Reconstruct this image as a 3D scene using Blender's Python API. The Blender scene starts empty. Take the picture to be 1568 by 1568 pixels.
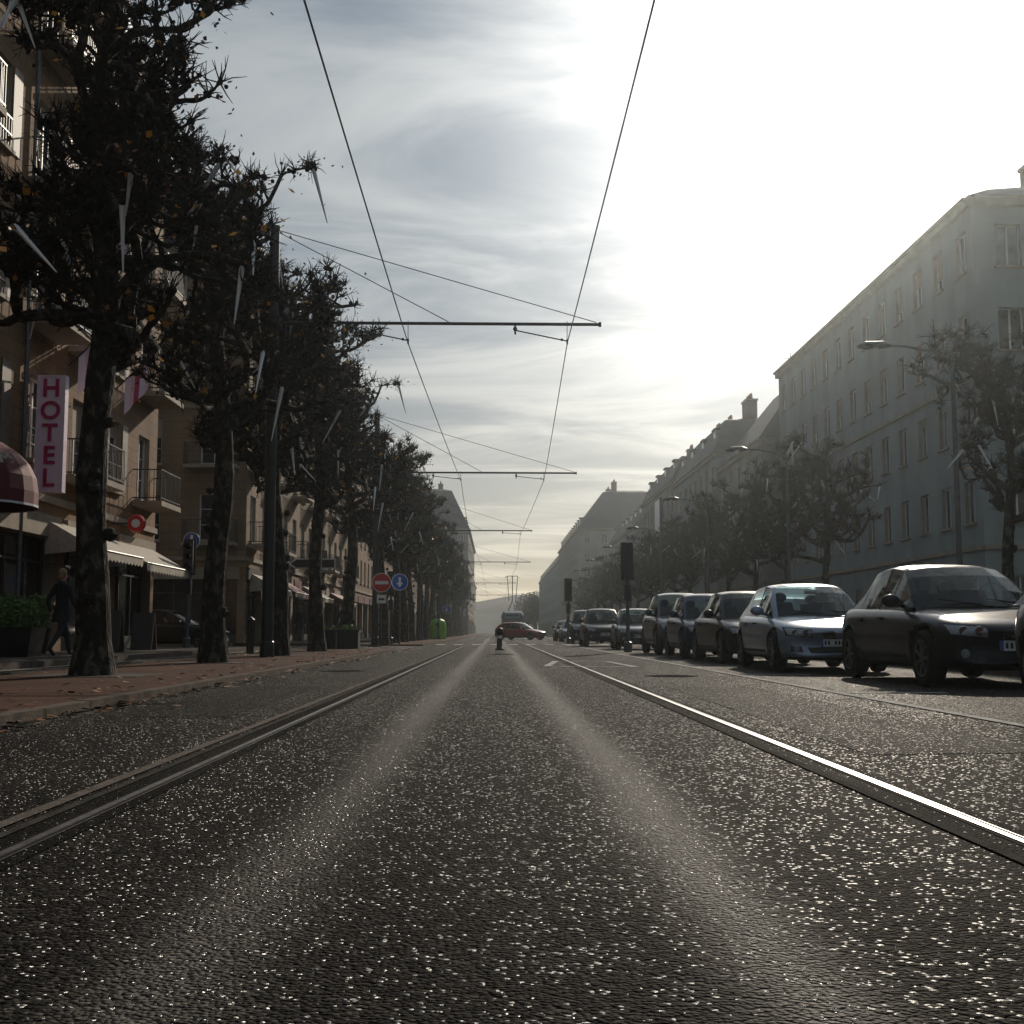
import bpy, math, random, bmesh
from mathutils import Vector, Matrix
from mathutils.bvhtree import BVHTree
random.seed(7)
rad=math.radians
scene=bpy.context.scene
COL=scene.collection
# ------------------------------------------------------------------ helpers
class MB:
    def __init__(s): s.v=[];s.f=[];s.m=[]
    def face(s,pts,m=0):
        b=len(s.v); s.v.extend([tuple(p) for p in pts]); s.f.append(tuple(range(b,b+len(pts)))); s.m.append(m)
    def hexa(s,p,m=0):
        b=len(s.v); s.v.extend([tuple(q) for q in p])
        for f in ((0,3,2,1),(4,5,6,7),(0,1,5,4),(1,2,6,5),(2,3,7,6),(3,0,4,7)):
            s.f.append(tuple(b+i for i in f)); s.m.append(m)
    def box(s,x0,x1,y0,y1,z0,z1,m=0):
        s.hexa([(x0,y0,z0),(x1,y0,z0),(x1,y1,z0),(x0,y1,z0),(x0,y0,z1),(x1,y0,z1),(x1,y1,z1),(x0,y1,z1)],m)
    def tube(s,pts,rads,n=6,m=0,cap=True):
        pts=[Vector(p) for p in pts]
        if not hasattr(rads,'__len__'): rads=[rads]*len(pts)
        b=len(s.v); ref=None
        for i,p in enumerate(pts):
            if i==0: t=pts[1]-p
            elif i==len(pts)-1: t=p-pts[i-1]
            else: t=pts[i+1]-pts[i-1]
            if t.length<1e-9: t=Vector((0,0,1))
            t.normalize()
            if ref is None: ref=Vector((1,0,0)) if abs(t.x)<.8 else Vector((0,1,0))
            a=(ref-t*ref.dot(t))
            if a.length<1e-4: a=t.orthogonal()
            a.normalize(); ref=a; c=t.cross(a)
            for k in range(n):
                an=2*math.pi*k/n
                q=p+(a*math.cos(an)+c*math.sin(an))*rads[i]
                s.v.append((q.x,q.y,q.z))
        for i in range(len(pts)-1):
            for k in range(n):
                k2=(k+1)%n
                s.f.append((b+i*n+k,b+i*n+k2,b+(i+1)*n+k2,b+(i+1)*n+k)); s.m.append(m)
        if cap and n>2:
            s.f.append(tuple(b+k for k in range(n))[::-1]); s.m.append(m)
            e=b+(len(pts)-1)*n
            s.f.append(tuple(e+k for k in range(n))); s.m.append(m)
    def ball(s,c,r,m=0,n=8,sc=(1,1,1)):
        b=len(s.v); rows=max(4,n//2+1)
        for i in range(rows+1):
            th=math.pi*i/rows
            for k in range(n):
                ph=2*math.pi*k/n
                s.v.append((c[0]+r*sc[0]*math.sin(th)*math.cos(ph),c[1]+r*sc[1]*math.sin(th)*math.sin(ph),c[2]+r*sc[2]*math.cos(th)))
        for i in range(rows):
            for k in range(n):
                k2=(k+1)%n
                s.f.append((b+i*n+k,b+(i+1)*n+k,b+(i+1)*n+k2,b+i*n+k2)); s.m.append(m)
    def lathe(s,prof,axis='Z',c=(0,0,0),n=20,m=0):
        b=len(s.v)
        for (r,h) in prof:
            for k in range(n):
                a=2*math.pi*k/n; u=r*math.cos(a); w=r*math.sin(a)
                if axis=='Z': q=(c[0]+u,c[1]+w,c[2]+h)
                elif axis=='X': q=(c[0]+h,c[1]+u,c[2]+w)
                else: q=(c[0]+u,c[1]+h,c[2]+w)
                s.v.append(q)
        for i in range(len(prof)-1):
            for k in range(n):
                k2=(k+1)%n
                s.f.append((b+i*n+k,b+i*n+k2,b+(i+1)*n+k2,b+(i+1)*n+k)); s.m.append(m)
    def mesh(s,name,mats,smooth=False):
        me=bpy.data.meshes.new(name); me.from_pydata(s.v,[],s.f)
        for a in mats: me.materials.append(a)
        me.polygons.foreach_set('material_index',s.m)
        if smooth: me.polygons.foreach_set('use_smooth',[True]*len(s.f))
        me.update(); return me
    def obj(s,name,mats,parent=None,loc=(0,0,0),smooth=False,rot=(0,0,0)):
        return addobj(name,s.mesh(name,mats,smooth),parent,loc,rot)
def addobj(name,me,parent=None,loc=(0,0,0),rot=(0,0,0),scale=(1,1,1)):
    o=bpy.data.objects.new(name,me); COL.objects.link(o)
    o.location=loc;o.rotation_euler=rot;o.scale=scale
    if parent: o.parent=parent
    return o
def empty(name,loc=(0,0,0),rot=(0,0,0),scale=(1,1,1)):
    o=addobj(name,None,None,loc,rot,scale); o.empty_display_size=.3; return o

def mat(name,col,rough=.7,nscale=3.,namt=.25,bump=0.,bscale=None,metal=0.,spec=.5,emit=None,coat=0.,detail=6,streak=False):
    m=bpy.data.materials.new(name); m.use_nodes=True
    nt=m.node_tree; b=nt.nodes['Principled BSDF']; L=nt.links.new
    tc=nt.nodes.new('ShaderNodeTexCoord')
    n=nt.nodes.new('ShaderNodeTexNoise'); n.inputs['Scale'].default_value=nscale; n.inputs['Detail'].default_value=detail
    L(tc.outputs['Object'],n.inputs['Vector'])
    r=nt.nodes.new('ShaderNodeValToRGB')
    r.color_ramp.elements[0].position=.3; r.color_ramp.elements[1].position=.7
    r.color_ramp.elements[0].color=tuple(c*(1-namt) for c in col)+(1,)
    r.color_ramp.elements[1].color=tuple(min(1,c*(1+namt)) for c in col)+(1,)
    L(n.outputs['Fac'],r.inputs[0]); L(r.outputs[0],b.inputs['Base Color'])
    b.inputs['Roughness'].default_value=rough; b.inputs['Metallic'].default_value=metal
    b.inputs['Specular IOR Level'].default_value=spec
    b.inputs['Coat Weight'].default_value=coat; b.inputs['Coat Roughness'].default_value=.05
    if bump:
        n2=nt.nodes.new('ShaderNodeTexNoise'); n2.inputs['Scale'].default_value=bscale or nscale*4; n2.inputs['Detail'].default_value=4
        L(tc.outputs['Object'],n2.inputs['Vector'])
        bp=nt.nodes.new('ShaderNodeBump'); bp.inputs['Strength'].default_value=bump; bp.inputs['Distance'].default_value=.02
        L(n2.outputs['Fac'],bp.inputs['Height']); L(bp.outputs[0],b.inputs['Normal'])
    return m
def math_n(nt,op,a,b=None,c=None):
    n=nt.nodes.new('ShaderNodeMath'); n.operation=op
    for i,x in enumerate((a,b,c)):
        if x is None: continue
        if isinstance(x,(int,float)): n.inputs[i].default_value=x
        else: nt.links.new(x,n.inputs[i])
    return n.outputs[0]

def wallmat(name,c1,c2,mortar,bw=.9,bh=.4,ms=.012,rough=.85,dirt=.62):
    m=bpy.data.materials.new(name); m.use_nodes=True
    nt=m.node_tree; b=nt.nodes['Principled BSDF']; L=nt.links.new
    tc=nt.nodes.new('ShaderNodeTexCoord'); sp=nt.nodes.new('ShaderNodeSeparateXYZ'); L(tc.outputs['Object'],sp.inputs[0])
    u=math_n(nt,'ADD',sp.outputs[0],sp.outputs[1]); cb=nt.nodes.new('ShaderNodeCombineXYZ')
    L(u,cb.inputs[0]); L(sp.outputs[2],cb.inputs[1])
    br=nt.nodes.new('ShaderNodeTexBrick'); L(cb.outputs[0],br.inputs['Vector'])
    br.inputs['Scale'].default_value=1; br.inputs['Brick Width'].default_value=bw; br.inputs['Row Height'].default_value=bh
    br.inputs['Mortar Size'].default_value=ms; br.inputs['Mortar Smooth'].default_value=.3
    br.inputs['Color1'].default_value=c1+(1,); br.inputs['Color2'].default_value=c2+(1,); br.inputs['Mortar'].default_value=mortar+(1,)
    n=nt.nodes.new('ShaderNodeTexNoise'); n.inputs['Scale'].default_value=.7; n.inputs['Detail'].default_value=8
    mp=nt.nodes.new('ShaderNodeMapping'); mp.inputs['Scale'].default_value=(1,1,.35); L(tc.outputs['Object'],mp.inputs[0]); L(mp.outputs[0],n.inputs['Vector'])
    r=nt.nodes.new('ShaderNodeValToRGB'); r.color_ramp.elements[0].position=.3; r.color_ramp.elements[1].position=.68
    r.color_ramp.elements[0].color=(dirt,dirt*.98,dirt*.95,1); r.color_ramp.elements[1].color=(1.05,1.05,1.04,1)
    L(n.outputs['Fac'],r.inputs[0])
    mx=nt.nodes.new('ShaderNodeMix'); mx.data_type='RGBA'; mx.blend_type='MULTIPLY'; mx.inputs[0].default_value=1
    L(br.outputs[0],mx.inputs[6]); L(r.outputs[0],mx.inputs[7]); L(mx.outputs[2],b.inputs['Base Color'])
    b.inputs['Roughness'].default_value=rough; b.inputs['Specular IOR Level'].default_value=.25
    bp=nt.nodes.new('ShaderNodeBump'); bp.inputs['Strength'].default_value=.5; bp.inputs['Distance'].default_value=.01
    n3=nt.nodes.new('ShaderNodeTexNoise'); n3.inputs['Scale'].default_value=25; L(tc.outputs['Object'],n3.inputs['Vector'])
    h=math_n(nt,'SUBTRACT',n3.outputs['Fac'],br.outputs['Fac']); L(h,bp.inputs['Height']); L(bp.outputs[0],b.inputs['Normal'])
    return m

M={}
M['stone']=wallmat('stone_tan',(.27,.155,.08),(.20,.115,.06),(.11,.07,.045))
M['stone2']=wallmat('stone_ochre',(.26,.175,.10),(.22,.145,.083),(.13,.095,.062))
M['render']=wallmat('render_grey',(.28,.315,.31),(.26,.295,.29),(.24,.275,.27),1.6,.55,.006,dirt=.8)
M['render2']=wallmat('render_cream',(.32,.31,.27),(.29,.28,.25),(.25,.245,.22),1.2,.5,.006,dirt=.75)
M['trim']=mat('stone_trim',(.28,.23,.17),.8,2,.2,.3)
M['slate']=wallmat('slate_roof',(.040,.043,.05),(.055,.058,.065),(.02,.02,.025),.3,.2,.015,.7)
M['frame']=mat('white_frame',(.6,.6,.58),.5,5,.1)
M['dframe']=mat('dark_frame',(.05,.045,.04),.5,5,.2)
M['iron']=mat('wrought_iron',(.02,.02,.022),.45,9,.3)
M['shutter']=mat('shutter',(.14,.105,.08),.6,6,.2)
M['chim']=wallmat('chimney_brick',(.16,.08,.06),(.12,.065,.05),(.12,.10,.09),.22,.07,.008)
def glassmat(name,col,rough=.06):
    return mat(name,col,rough,1.5,.5,spec=.6)
M['glass']=glassmat('window_glass',(.02,.023,.028)); M['glassc']=glassmat('window_curtain',(.16,.16,.15),.12)
M['shopglass']=glassmat('shop_glass',(.03,.028,.026),.05)
M['steel']=mat('galvanised_steel',(.10,.105,.11),.45,8,.25,metal=.6)
M['black']=mat('black_paint',(.015,.015,.017),.35,6,.3)
M['wire']=mat('wire_black',(.012,.012,.012),.5,6,.2)
M['white']=mat('white_plastic',(.75,.75,.74),.4,6,.05)
M['tubes']=mat('light_tube_plastic',(.8,.78,.74),.3,6,.05)
M['red']=mat('sign_red',(.55,.02,.02),.35,9,.08); M['blue']=mat('sign_blue',(.01,.09,.42),.35,9,.08)
M['green']=mat('green_plastic',(.22,.60,.03),.45,3,.12)
M['burg']=mat('burgundy_canvas',(.13,.015,.025),.75,8,.25,.3); M['cream']=mat('cream_canvas',(.40,.36,.30),.8,8,.2,.3)
M['pinkw']=mat('hotel_sign_face',(.80,.66,.76),.4,4,.05); M['pink']=mat('hotel_letters',(.42,.015,.10),.4,4,.1)
M['greenl']=mat('hedge_leaf',(.09,.15,.03),.6,9,.5)
M['terra']=mat('terracotta',(.28,.10,.06),.8,5,.2)
def barkmat():
    m=bpy.data.materials.new('plane_bark'); m.use_nodes=True; nt=m.node_tree; b=nt.nodes['Principled BSDF']; L=nt.links.new
    tc=nt.nodes.new('ShaderNodeTexCoord'); mp=nt.nodes.new('ShaderNodeMapping'); mp.inputs['Scale'].default_value=(1,1,.55); L(tc.outputs['Object'],mp.inputs[0])
    n=nt.nodes.new('ShaderNodeTexNoise'); n.inputs['Scale'].default_value=9; n.inputs['Detail'].default_value=3; n.inputs['Distortion'].default_value=.6; L(mp.outputs[0],n.inputs['Vector'])
    r=nt.nodes.new('ShaderNodeValToRGB'); r.color_ramp.interpolation='EASE'
    e=r.color_ramp.elements; e[0].position=.40; e[0].color=(.018,.015,.011,1); e[1].position=.64; e[1].color=(.10,.085,.06,1)
    x=e.new(.52); x.color=(.030,.025,.019,1); x=e.new(.58); x.color=(.06,.05,.037,1)
    L(n.outputs['Fac'],r.inputs[0]); L(r.outputs[0],b.inputs['Base Color']); b.inputs['Roughness'].default_value=.9; b.inputs['Specular IOR Level'].default_value=.2
    n2=nt.nodes.new('ShaderNodeTexNoise'); n2.inputs['Scale'].default_value=22; n2.inputs['Detail'].default_value=6; L(mp.outputs[0],n2.inputs['Vector'])
    h=math_n(nt,'ADD',n2.outputs['Fac'],math_n(nt,'MULTIPLY',n.outputs['Fac'],1.5))
    bp=nt.nodes.new('ShaderNodeBump'); bp.inputs['Strength'].default_value=.8; bp.inputs['Distance'].default_value=.03; L(h,bp.inputs['Height']); L(bp.outputs[0],b.inputs['Normal']); return m
M['bark']=barkmat()
M['twig']=mat('twig',(.018,.012,.009),.9,9,.4,spec=.2)
M['leaf']=mat('autumn_leaf',(.22,.075,.012),.6,3,.5)
M['leafo']=mat('orange_leaf',(.80,.30,.012),.5,3,.4)
M['leafd']=mat('dry_leaf',(.05,.032,.014),.7,3,.5)

# ------------------------------------------------------------------ asphalt
def asphalt(name,base=(.020,.0176,.0150),tracks=(),vs=85,wear=.42,rough=.78,glint=.09,spec0=.02):
    m=bpy.data.materials.new(name); m.use_nodes=True
    nt=m.node_tree; b=nt.nodes['Principled BSDF']; L=nt.links.new
    tc=nt.nodes.new('ShaderNodeTexCoord'); sp=nt.nodes.new('ShaderNodeSeparateXYZ'); L(tc.outputs['Object'],sp.inputs[0])
    vo=nt.nodes.new('ShaderNodeTexVoronoi'); vo.inputs['Scale'].default_value=vs; L(tc.outputs['Object'],vo.inputs['Vector'])
    nb=nt.nodes.new('ShaderNodeTexNoise'); nb.inputs['Scale'].default_value=.9; nb.inputs['Detail'].default_value=9
    mp=nt.nodes.new('ShaderNodeMapping'); mp.inputs['Scale'].default_value=(1.6,.3,1); L(tc.outputs['Object'],mp.inputs[0]); L(mp.outputs[0],nb.inputs['Vector'])
    nf=nt.nodes.new('ShaderNodeTexNoise'); nf.inputs['Scale'].default_value=vs*.45; nf.inputs['Detail'].default_value=5; L(tc.outputs['Object'],nf.inputs['Vector'])
    sc=nt.nodes.new('ShaderNodeSeparateColor'); L(vo.outputs['Color'],sc.inputs[0])
    rnd=sc.outputs[0]; rnd2=sc.outputs[1]
    tr=None
    for (x,w) in tracks:
        wob=math_n(nt,'MULTIPLY_ADD',nb.outputs['Fac'],.20,-.10)
        dx=math_n(nt,'ADD',math_n(nt,'SUBTRACT',sp.outputs[0],x),wob)
        g=math_n(nt,'POWER',2.718,math_n(nt,'MULTIPLY',math_n(nt,'POWER',math_n(nt,'ABSOLUTE',math_n(nt,'DIVIDE',dx,w)),2.),-1))
        tr=g if tr is None else math_n(nt,'ADD',tr,g)
    if tr is None: tr=math_n(nt,'MULTIPLY',nb.outputs['Fac'],.3)
    v=math_n(nt,'MULTIPLY_ADD',math_n(nt,'POWER',rnd,3.),2.8,.35)
    v=math_n(nt,'MULTIPLY',v,math_n(nt,'MULTIPLY_ADD',nb.outputs['Fac'],1.6,.2))
    v=math_n(nt,'MULTIPLY',v,math_n(nt,'MULTIPLY_ADD',tr,wear*2.2,1.))
    cc=nt.nodes.new('ShaderNodeMix'); cc.data_type='RGBA'; cc.blend_type='MULTIPLY'; cc.inputs[0].default_value=1
    cc.inputs[6].default_value=base+(1,); cv=nt.nodes.new('ShaderNodeCombineColor')
    for i in range(3): L(v,cv.inputs[i])
    L(cv.outputs[0],cc.inputs[7]); L(cc.outputs[2],b.inputs['Base Color'])
    gl=math_n(nt,'GREATER_THAN',rnd2,1-glint)
    ro=math_n(nt,'SUBTRACT',math_n(nt,'SUBTRACT',rough,math_n(nt,'MULTIPLY',tr,.10)),math_n(nt,'MULTIPLY',gl,.46))
    L(ro,b.inputs['Roughness'])
    L(math_n(nt,'ADD',math_n(nt,'MULTIPLY_ADD',gl,.8,spec0),math_n(nt,'MULTIPLY',tr,.08)),b.inputs['Specular IOR Level'])
    h=math_n(nt,'ADD',math_n(nt,'MULTIPLY',vo.outputs['Distance'],-1.1),math_n(nt,'MULTIPLY',nf.outputs['Fac'],1.3))
    bp=nt.nodes.new('ShaderNodeBump'); bp.inputs['Strength'].default_value=1.; bp.inputs['Distance'].default_value=.012
    L(h,bp.inputs['Height']); L(bp.outputs[0],b.inputs['Normal'])
    return m
M['road']=asphalt('asphalt_main',tracks=((-.56,.13),(.54,.13)))
M['road2']=asphalt('asphalt_parking',base=(.045,.040,.033),vs=90)
M['ground']=asphalt('ground_asphalt',base=(.05,.045,.04),vs=60,glint=.02)
M['conc']=mat('concrete_band',(.055,.050,.044),1.,6,.35,.5,60,spec=.02)
M['kerb']=mat('granite_kerb',(.12,.10,.085),.95,9,.3,.5,50,spec=.05)
M['line']=mat('road_paint',(.45,.44,.41),.9,5,.35,.4,80,spec=.05)
M['railm']=mat('rail_steel',(.30,.29,.28),.40,12,.3,metal=1.)
M['groove']=asphalt('rail_infill',base=(.016,.0145,.0125),vs=130,glint=.02,spec0=.0)
M['gap']=mat('rail_gap',(.010,.009,.008),.95,12,.3,spec=.05)
def paving(name,c1,c2,mo,bw,bh,ms):
    m=wallmat(name,c1,c2,mo,bw,bh,ms,.95)
    nt=m.node_tree; nt.nodes['Principled BSDF'].inputs['Specular IOR Level'].default_value=.08
    br=[n for n in nt.nodes if n.type=='TEX_BRICK'][0]; tc=[n for n in nt.nodes if n.type=='TEX_COORD'][0]
    nt.links.new(tc.outputs['Object'],br.inputs['Vector']); return m
M['brickp']=paving('red_brick_paving',(.105,.043,.026),(.078,.034,.021),(.032,.022,.017),.22,.11,.01)
M['slabs']=paving('pavement_slabs',(.13,.11,.092),(.10,.09,.08),(.05,.043,.037),.6,.4,.012)

def sheet(name,x0,x1,y0,y1,z,m,parent=None):
    mb=MB(); mb.face([(x0,y0,z),(x1,y0,z),(x1,y1,z),(x0,y1,z)]); return mb.obj(name,[m],parent)
sheet('ground',-2500,2500,-300,4000,-.02,M['ground'])
sheet('asphalt_road',-3.3,7.3,-12,620,0,M['road'])
sheet('parking_lane',3.5,7.29,-12,62,.004,M['road2'])
sheet('side_street_road',-60,-3.31,41.3,55.7,-.004,M['road2'])
mb=MB(); mb.box(-6.4,-3.42,-12,41,-.1,.06); mb.box(-6.4,-3.42,56,620,-.1,.06); mb.obj('brick_pavement',[M['brickp']])
mb=MB()
for a,b_ in ((-12,41),(56,300)):
    y=a
    while y<b_:
        y2=min(y+1.0,b_); mb.box(-3.42,-3.28,y+.006,y2-.006,-.1,.064+random.uniform(-.002,.003)); y=y2
mb.obj('left_kerb',[M['kerb']])
sheet('service_lane_road',-8.0,-6.4,-12,600,.006,M['road2'])
mb=MB(); mb.box(-12,-8.0,-12,41,-.1,.12); mb.box(-12,-8.0,56,620,-.1,.12); mb.box(-8.0,-7.88,-12,41,-.1,.124,1); mb.box(-8.0,-7.88,56,300,-.1,.124,1); mb.obj('pavement',[M['slabs'],M['kerb']])
mb=MB(); mb.box(7.45,21,-12,620,-.1,.12); mb.box(7.3,7.45,-12,400,-.1,.126,1); mb.obj('pavement',[M['slabs'],M['kerb']])
mb=MB()
for y in (16,22.6,29.2,36): 
    x=-5.2
    for a in ((-.75,.75,-.75,-.65),(-.75,.75,.65,.75),(-.75,-.65,-.65,.65),(.65,.75,-.65,.65)): mb.box(x+a[0],x+a[1],y+a[2],y+a[3],.03,.068)
    mb.face([(x-.65,y-.65,.064),(x+.65,y-.65,.064),(x+.65,y+.65,.064),(x-.65,y+.65,.064)],1)
M['soil']=mat('soil',(.03,.02,.013),.95,14,.5,.9,40)
mb.obj('tree_pit_surround',[M['kerb'],M['soil']])
mb=MB(); mb.face([(3.45,-12,.008),(3.54,-12,.008),(3.54,62,.008),(3.45,62,.008)])
for yy in (6.6,12.3,17.6,22.7,27.2,32.2,38.5):
    mb.face([(3.56,yy,.0085),(4.6,yy,.0085),(4.6,yy+.12,.0085),(3.56,yy+.12,.0085)])
def loop(pts,w,z):
    n=len(pts)
    for i in range(n):
        a=Vector(pts[i]);b_=Vector(pts[(i+1)%n]);d=(b_-a).normalized();p=Vector((-d.y,d.x))*w/2
        a2=a-d*w/2;b2=b_+d*w/2
        mb.face([(*(a2+p),z+i*.0008),(*(b2+p),z+i*.0008),(*(b2-p),z+i*.0008),(*(a2-p),z+i*.0008)])
loop([(.95,22.0),(2.5,21.6),(2.35,25.5),(1.3,25.8)],.13,.009)
for k in range(12):
    x=-2.9+k*.9
    mb.face([(x,59,.009),(x+.45,59,.009),(x+.45,62,.009),(x,62,.009)])
mb.face([(-7.85,-12,.011),(-7.75,-12,.011),(-7.75,41,.011),(-7.85,41,.011)])
mb.obj('road_markings',[M['line']])
M['patch']=asphalt('asphalt_patch',base=(.014,.0125,.0115),vs=110,glint=.05)
mb=MB(); mb.face([(1.9,6.2,.003),(2.9,6.3,.003),(2.95,13.8,.003),(1.95,13.9,.003)]); mb.face([(-2.9,9,.003),(-1.95,9,.003),(-1.95,14.2,.003),(-2.9,14.0,.003)]); mb.obj('asphalt_repair_patch',[M['patch']])
for (x,y) in ((2.5,17.2),(-2.4,19.5),(.2,34)):
    mb=MB(); mb.lathe([(0,.006),(.30,.006),(.31,.002)],'Z',(0,0,0),28,0); mb.lathe([(.32,.002),(.325,.007),(.37,.007),(.375,0)],'Z',(0,0,0),28,0)
    for k in range(-4,5):
        w=math.sqrt(max(0,.28**2-(k*.06)**2)); mb.box(-w,w,k*.06-.012,k*.06+.012,.0062,.009)
    mb.obj('manhole_cover',[M['conc']],loc=(x,y,0))
def rail(x,c,y0=-12,y1=300):
    mb=MB()
    mb.face([(x-.11,y0,.0035),(x+.09,y0,.0035),(x+.09,y1,.0035),(x-.11,y1,.0035)],2)
    mb.face([(x-.030,y0,.0055),(x+.028,y0,.0055),(x+.028,y1,.0055),(x-.030,y1,.0055)],4)
    mb.box(x-.013,x+.013,y0,y1,-.02,.0085,0)
    mb.face([(x+.030,y0,.0065),(x+.036,y0,.0065),(x+.036,y1,.0065),(x+.030,y1,.0065)],0)
    mb.face([(x-.15,y0,.006),(x-.112,y0,.006),(x-.112,y1,.006),(x-.15,y1,.006)],1)
    if c: mb.face([(x-.24,y0,.0062),(x-.185,y0,.0062),(x-.185,y1,.0062),(x-.24,y1,.0062)],3)
    mb.obj('tram_guide_rail',[M['railm'],M['conc'],M['groove'],M['kerb'],M['gap']])
rail(-1.37,True); rail(1.56,False)

# ------------------------------------------------------------------ buildings
def grid_wall(mb,P,us,zs,open_set,m=0):
    for i in range(len(us)-1):
        for j in range(len(zs)-1):
            if (i,j) in open_set: continue
            mb.face([P(us[i],zs[j],0),P(us[i+1],zs[j],0),P(us[i+1],zs[j+1],0),P(us[i],zs[j+1],0)],m)
def fb(mb,P,u0,u1,z0,z1,d0,d1,m):
    mb.hexa([P(u0,z0,d0),P(u1,z0,d0),P(u1,z0,d1),P(u0,z0,d1),P(u0,z1,d0),P(u1,z1,d0),P(u1,z1,d1),P(u0,z1,d1)],m)
def window(mb,P,u0,u1,z0,z1,detail,rng,glassm=1,fm=2,rv=.22):
    for a,b_ in (((u0,z0),(u1,z0)),((u1,z0),(u1,z1)),((u1,z1),(u0,z1)),((u0,z1),(u0,z0))):
        mb.face([P(a[0],a[1],0),P(b_[0],b_[1],0),P(b_[0],b_[1],-rv),P(a[0],a[1],-rv)],3)
    g=glassm
    if glassm==1 and rng.random()<.3: g=6
    mb.face([P(u0,z0,-rv),P(u1,z0,-rv),P(u1,z1,-rv),P(u0,z1,-rv)],g)
    if glassm==1 and rng.random()<.3:
        zz=z1-(z1-z0)*rng.uniform(.2,.7); mb.face([P(u0+.05,zz,-rv+.062),P(u1-.05,zz,-rv+.062),P(u1-.05,z1,-rv+.062),P(u0+.05,z1,-rv+.062)],3)
    if detail>0:
        t=.06; d0=-rv+.003; d1=-rv+.06
        fb(mb,P,u0,u0+t,z0,z1,d0,d1,fm); fb(mb,P,u1-t,u1,z0,z1,d0,d1,fm)
        fb(mb,P,u0+t,u1-t,z0,z0+t,d0,d1,fm); fb(mb,P,u0+t,u1-t,z1-t,z1,d0,d1,fm)
        um=(u0+u1)/2; fb(mb,P,um-.035,um+.035,z0+t,z1-t,d0,d1,fm)
        if detail>1:
            for k in (1,2): 
                zz=z0+(z1-z0)*k/3; fb(mb,P,u0+t,um-.035,zz-.015,zz+.015,d0,d1-.02,fm); fb(mb,P,um+.035,u1-t,zz-.015,zz+.015,d0,d1-.02,fm)
        fb(mb,P,u0-.08,u1+.08,z0-.1,z0-.003,0.003,.12,3)
def balcony(mb,P,u0,u1,z,depth=.95):
    fb(mb,P,u0,u1,z-.16,z,.003,depth,3)
    for zz in (z+.08,z+.98):
        fb(mb,P,u0,u1,zz,zz+.035,depth-.06,depth-.03,4)
        fb(mb,P,u0,u0+.03,zz,zz+.035,.01,depth-.06,4); fb(mb,P,u1-.03,u1,zz,zz+.035,.01,depth-.06,4)
    n=int((u1-u0)/.13)
    for k in range(n+1):
        u=u0+.01+(u1-u0-.03)*k/n; fb(mb,P,u,u+.016,z+.0,z+.98,depth-.055,depth-.039,4)
    for k in range(1,7):
        dd=depth*k/7
        for u in (u0+.005,u1-.021): fb(mb,P,u,u+.016,z,z+.98,dd,dd+.016,4)
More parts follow.
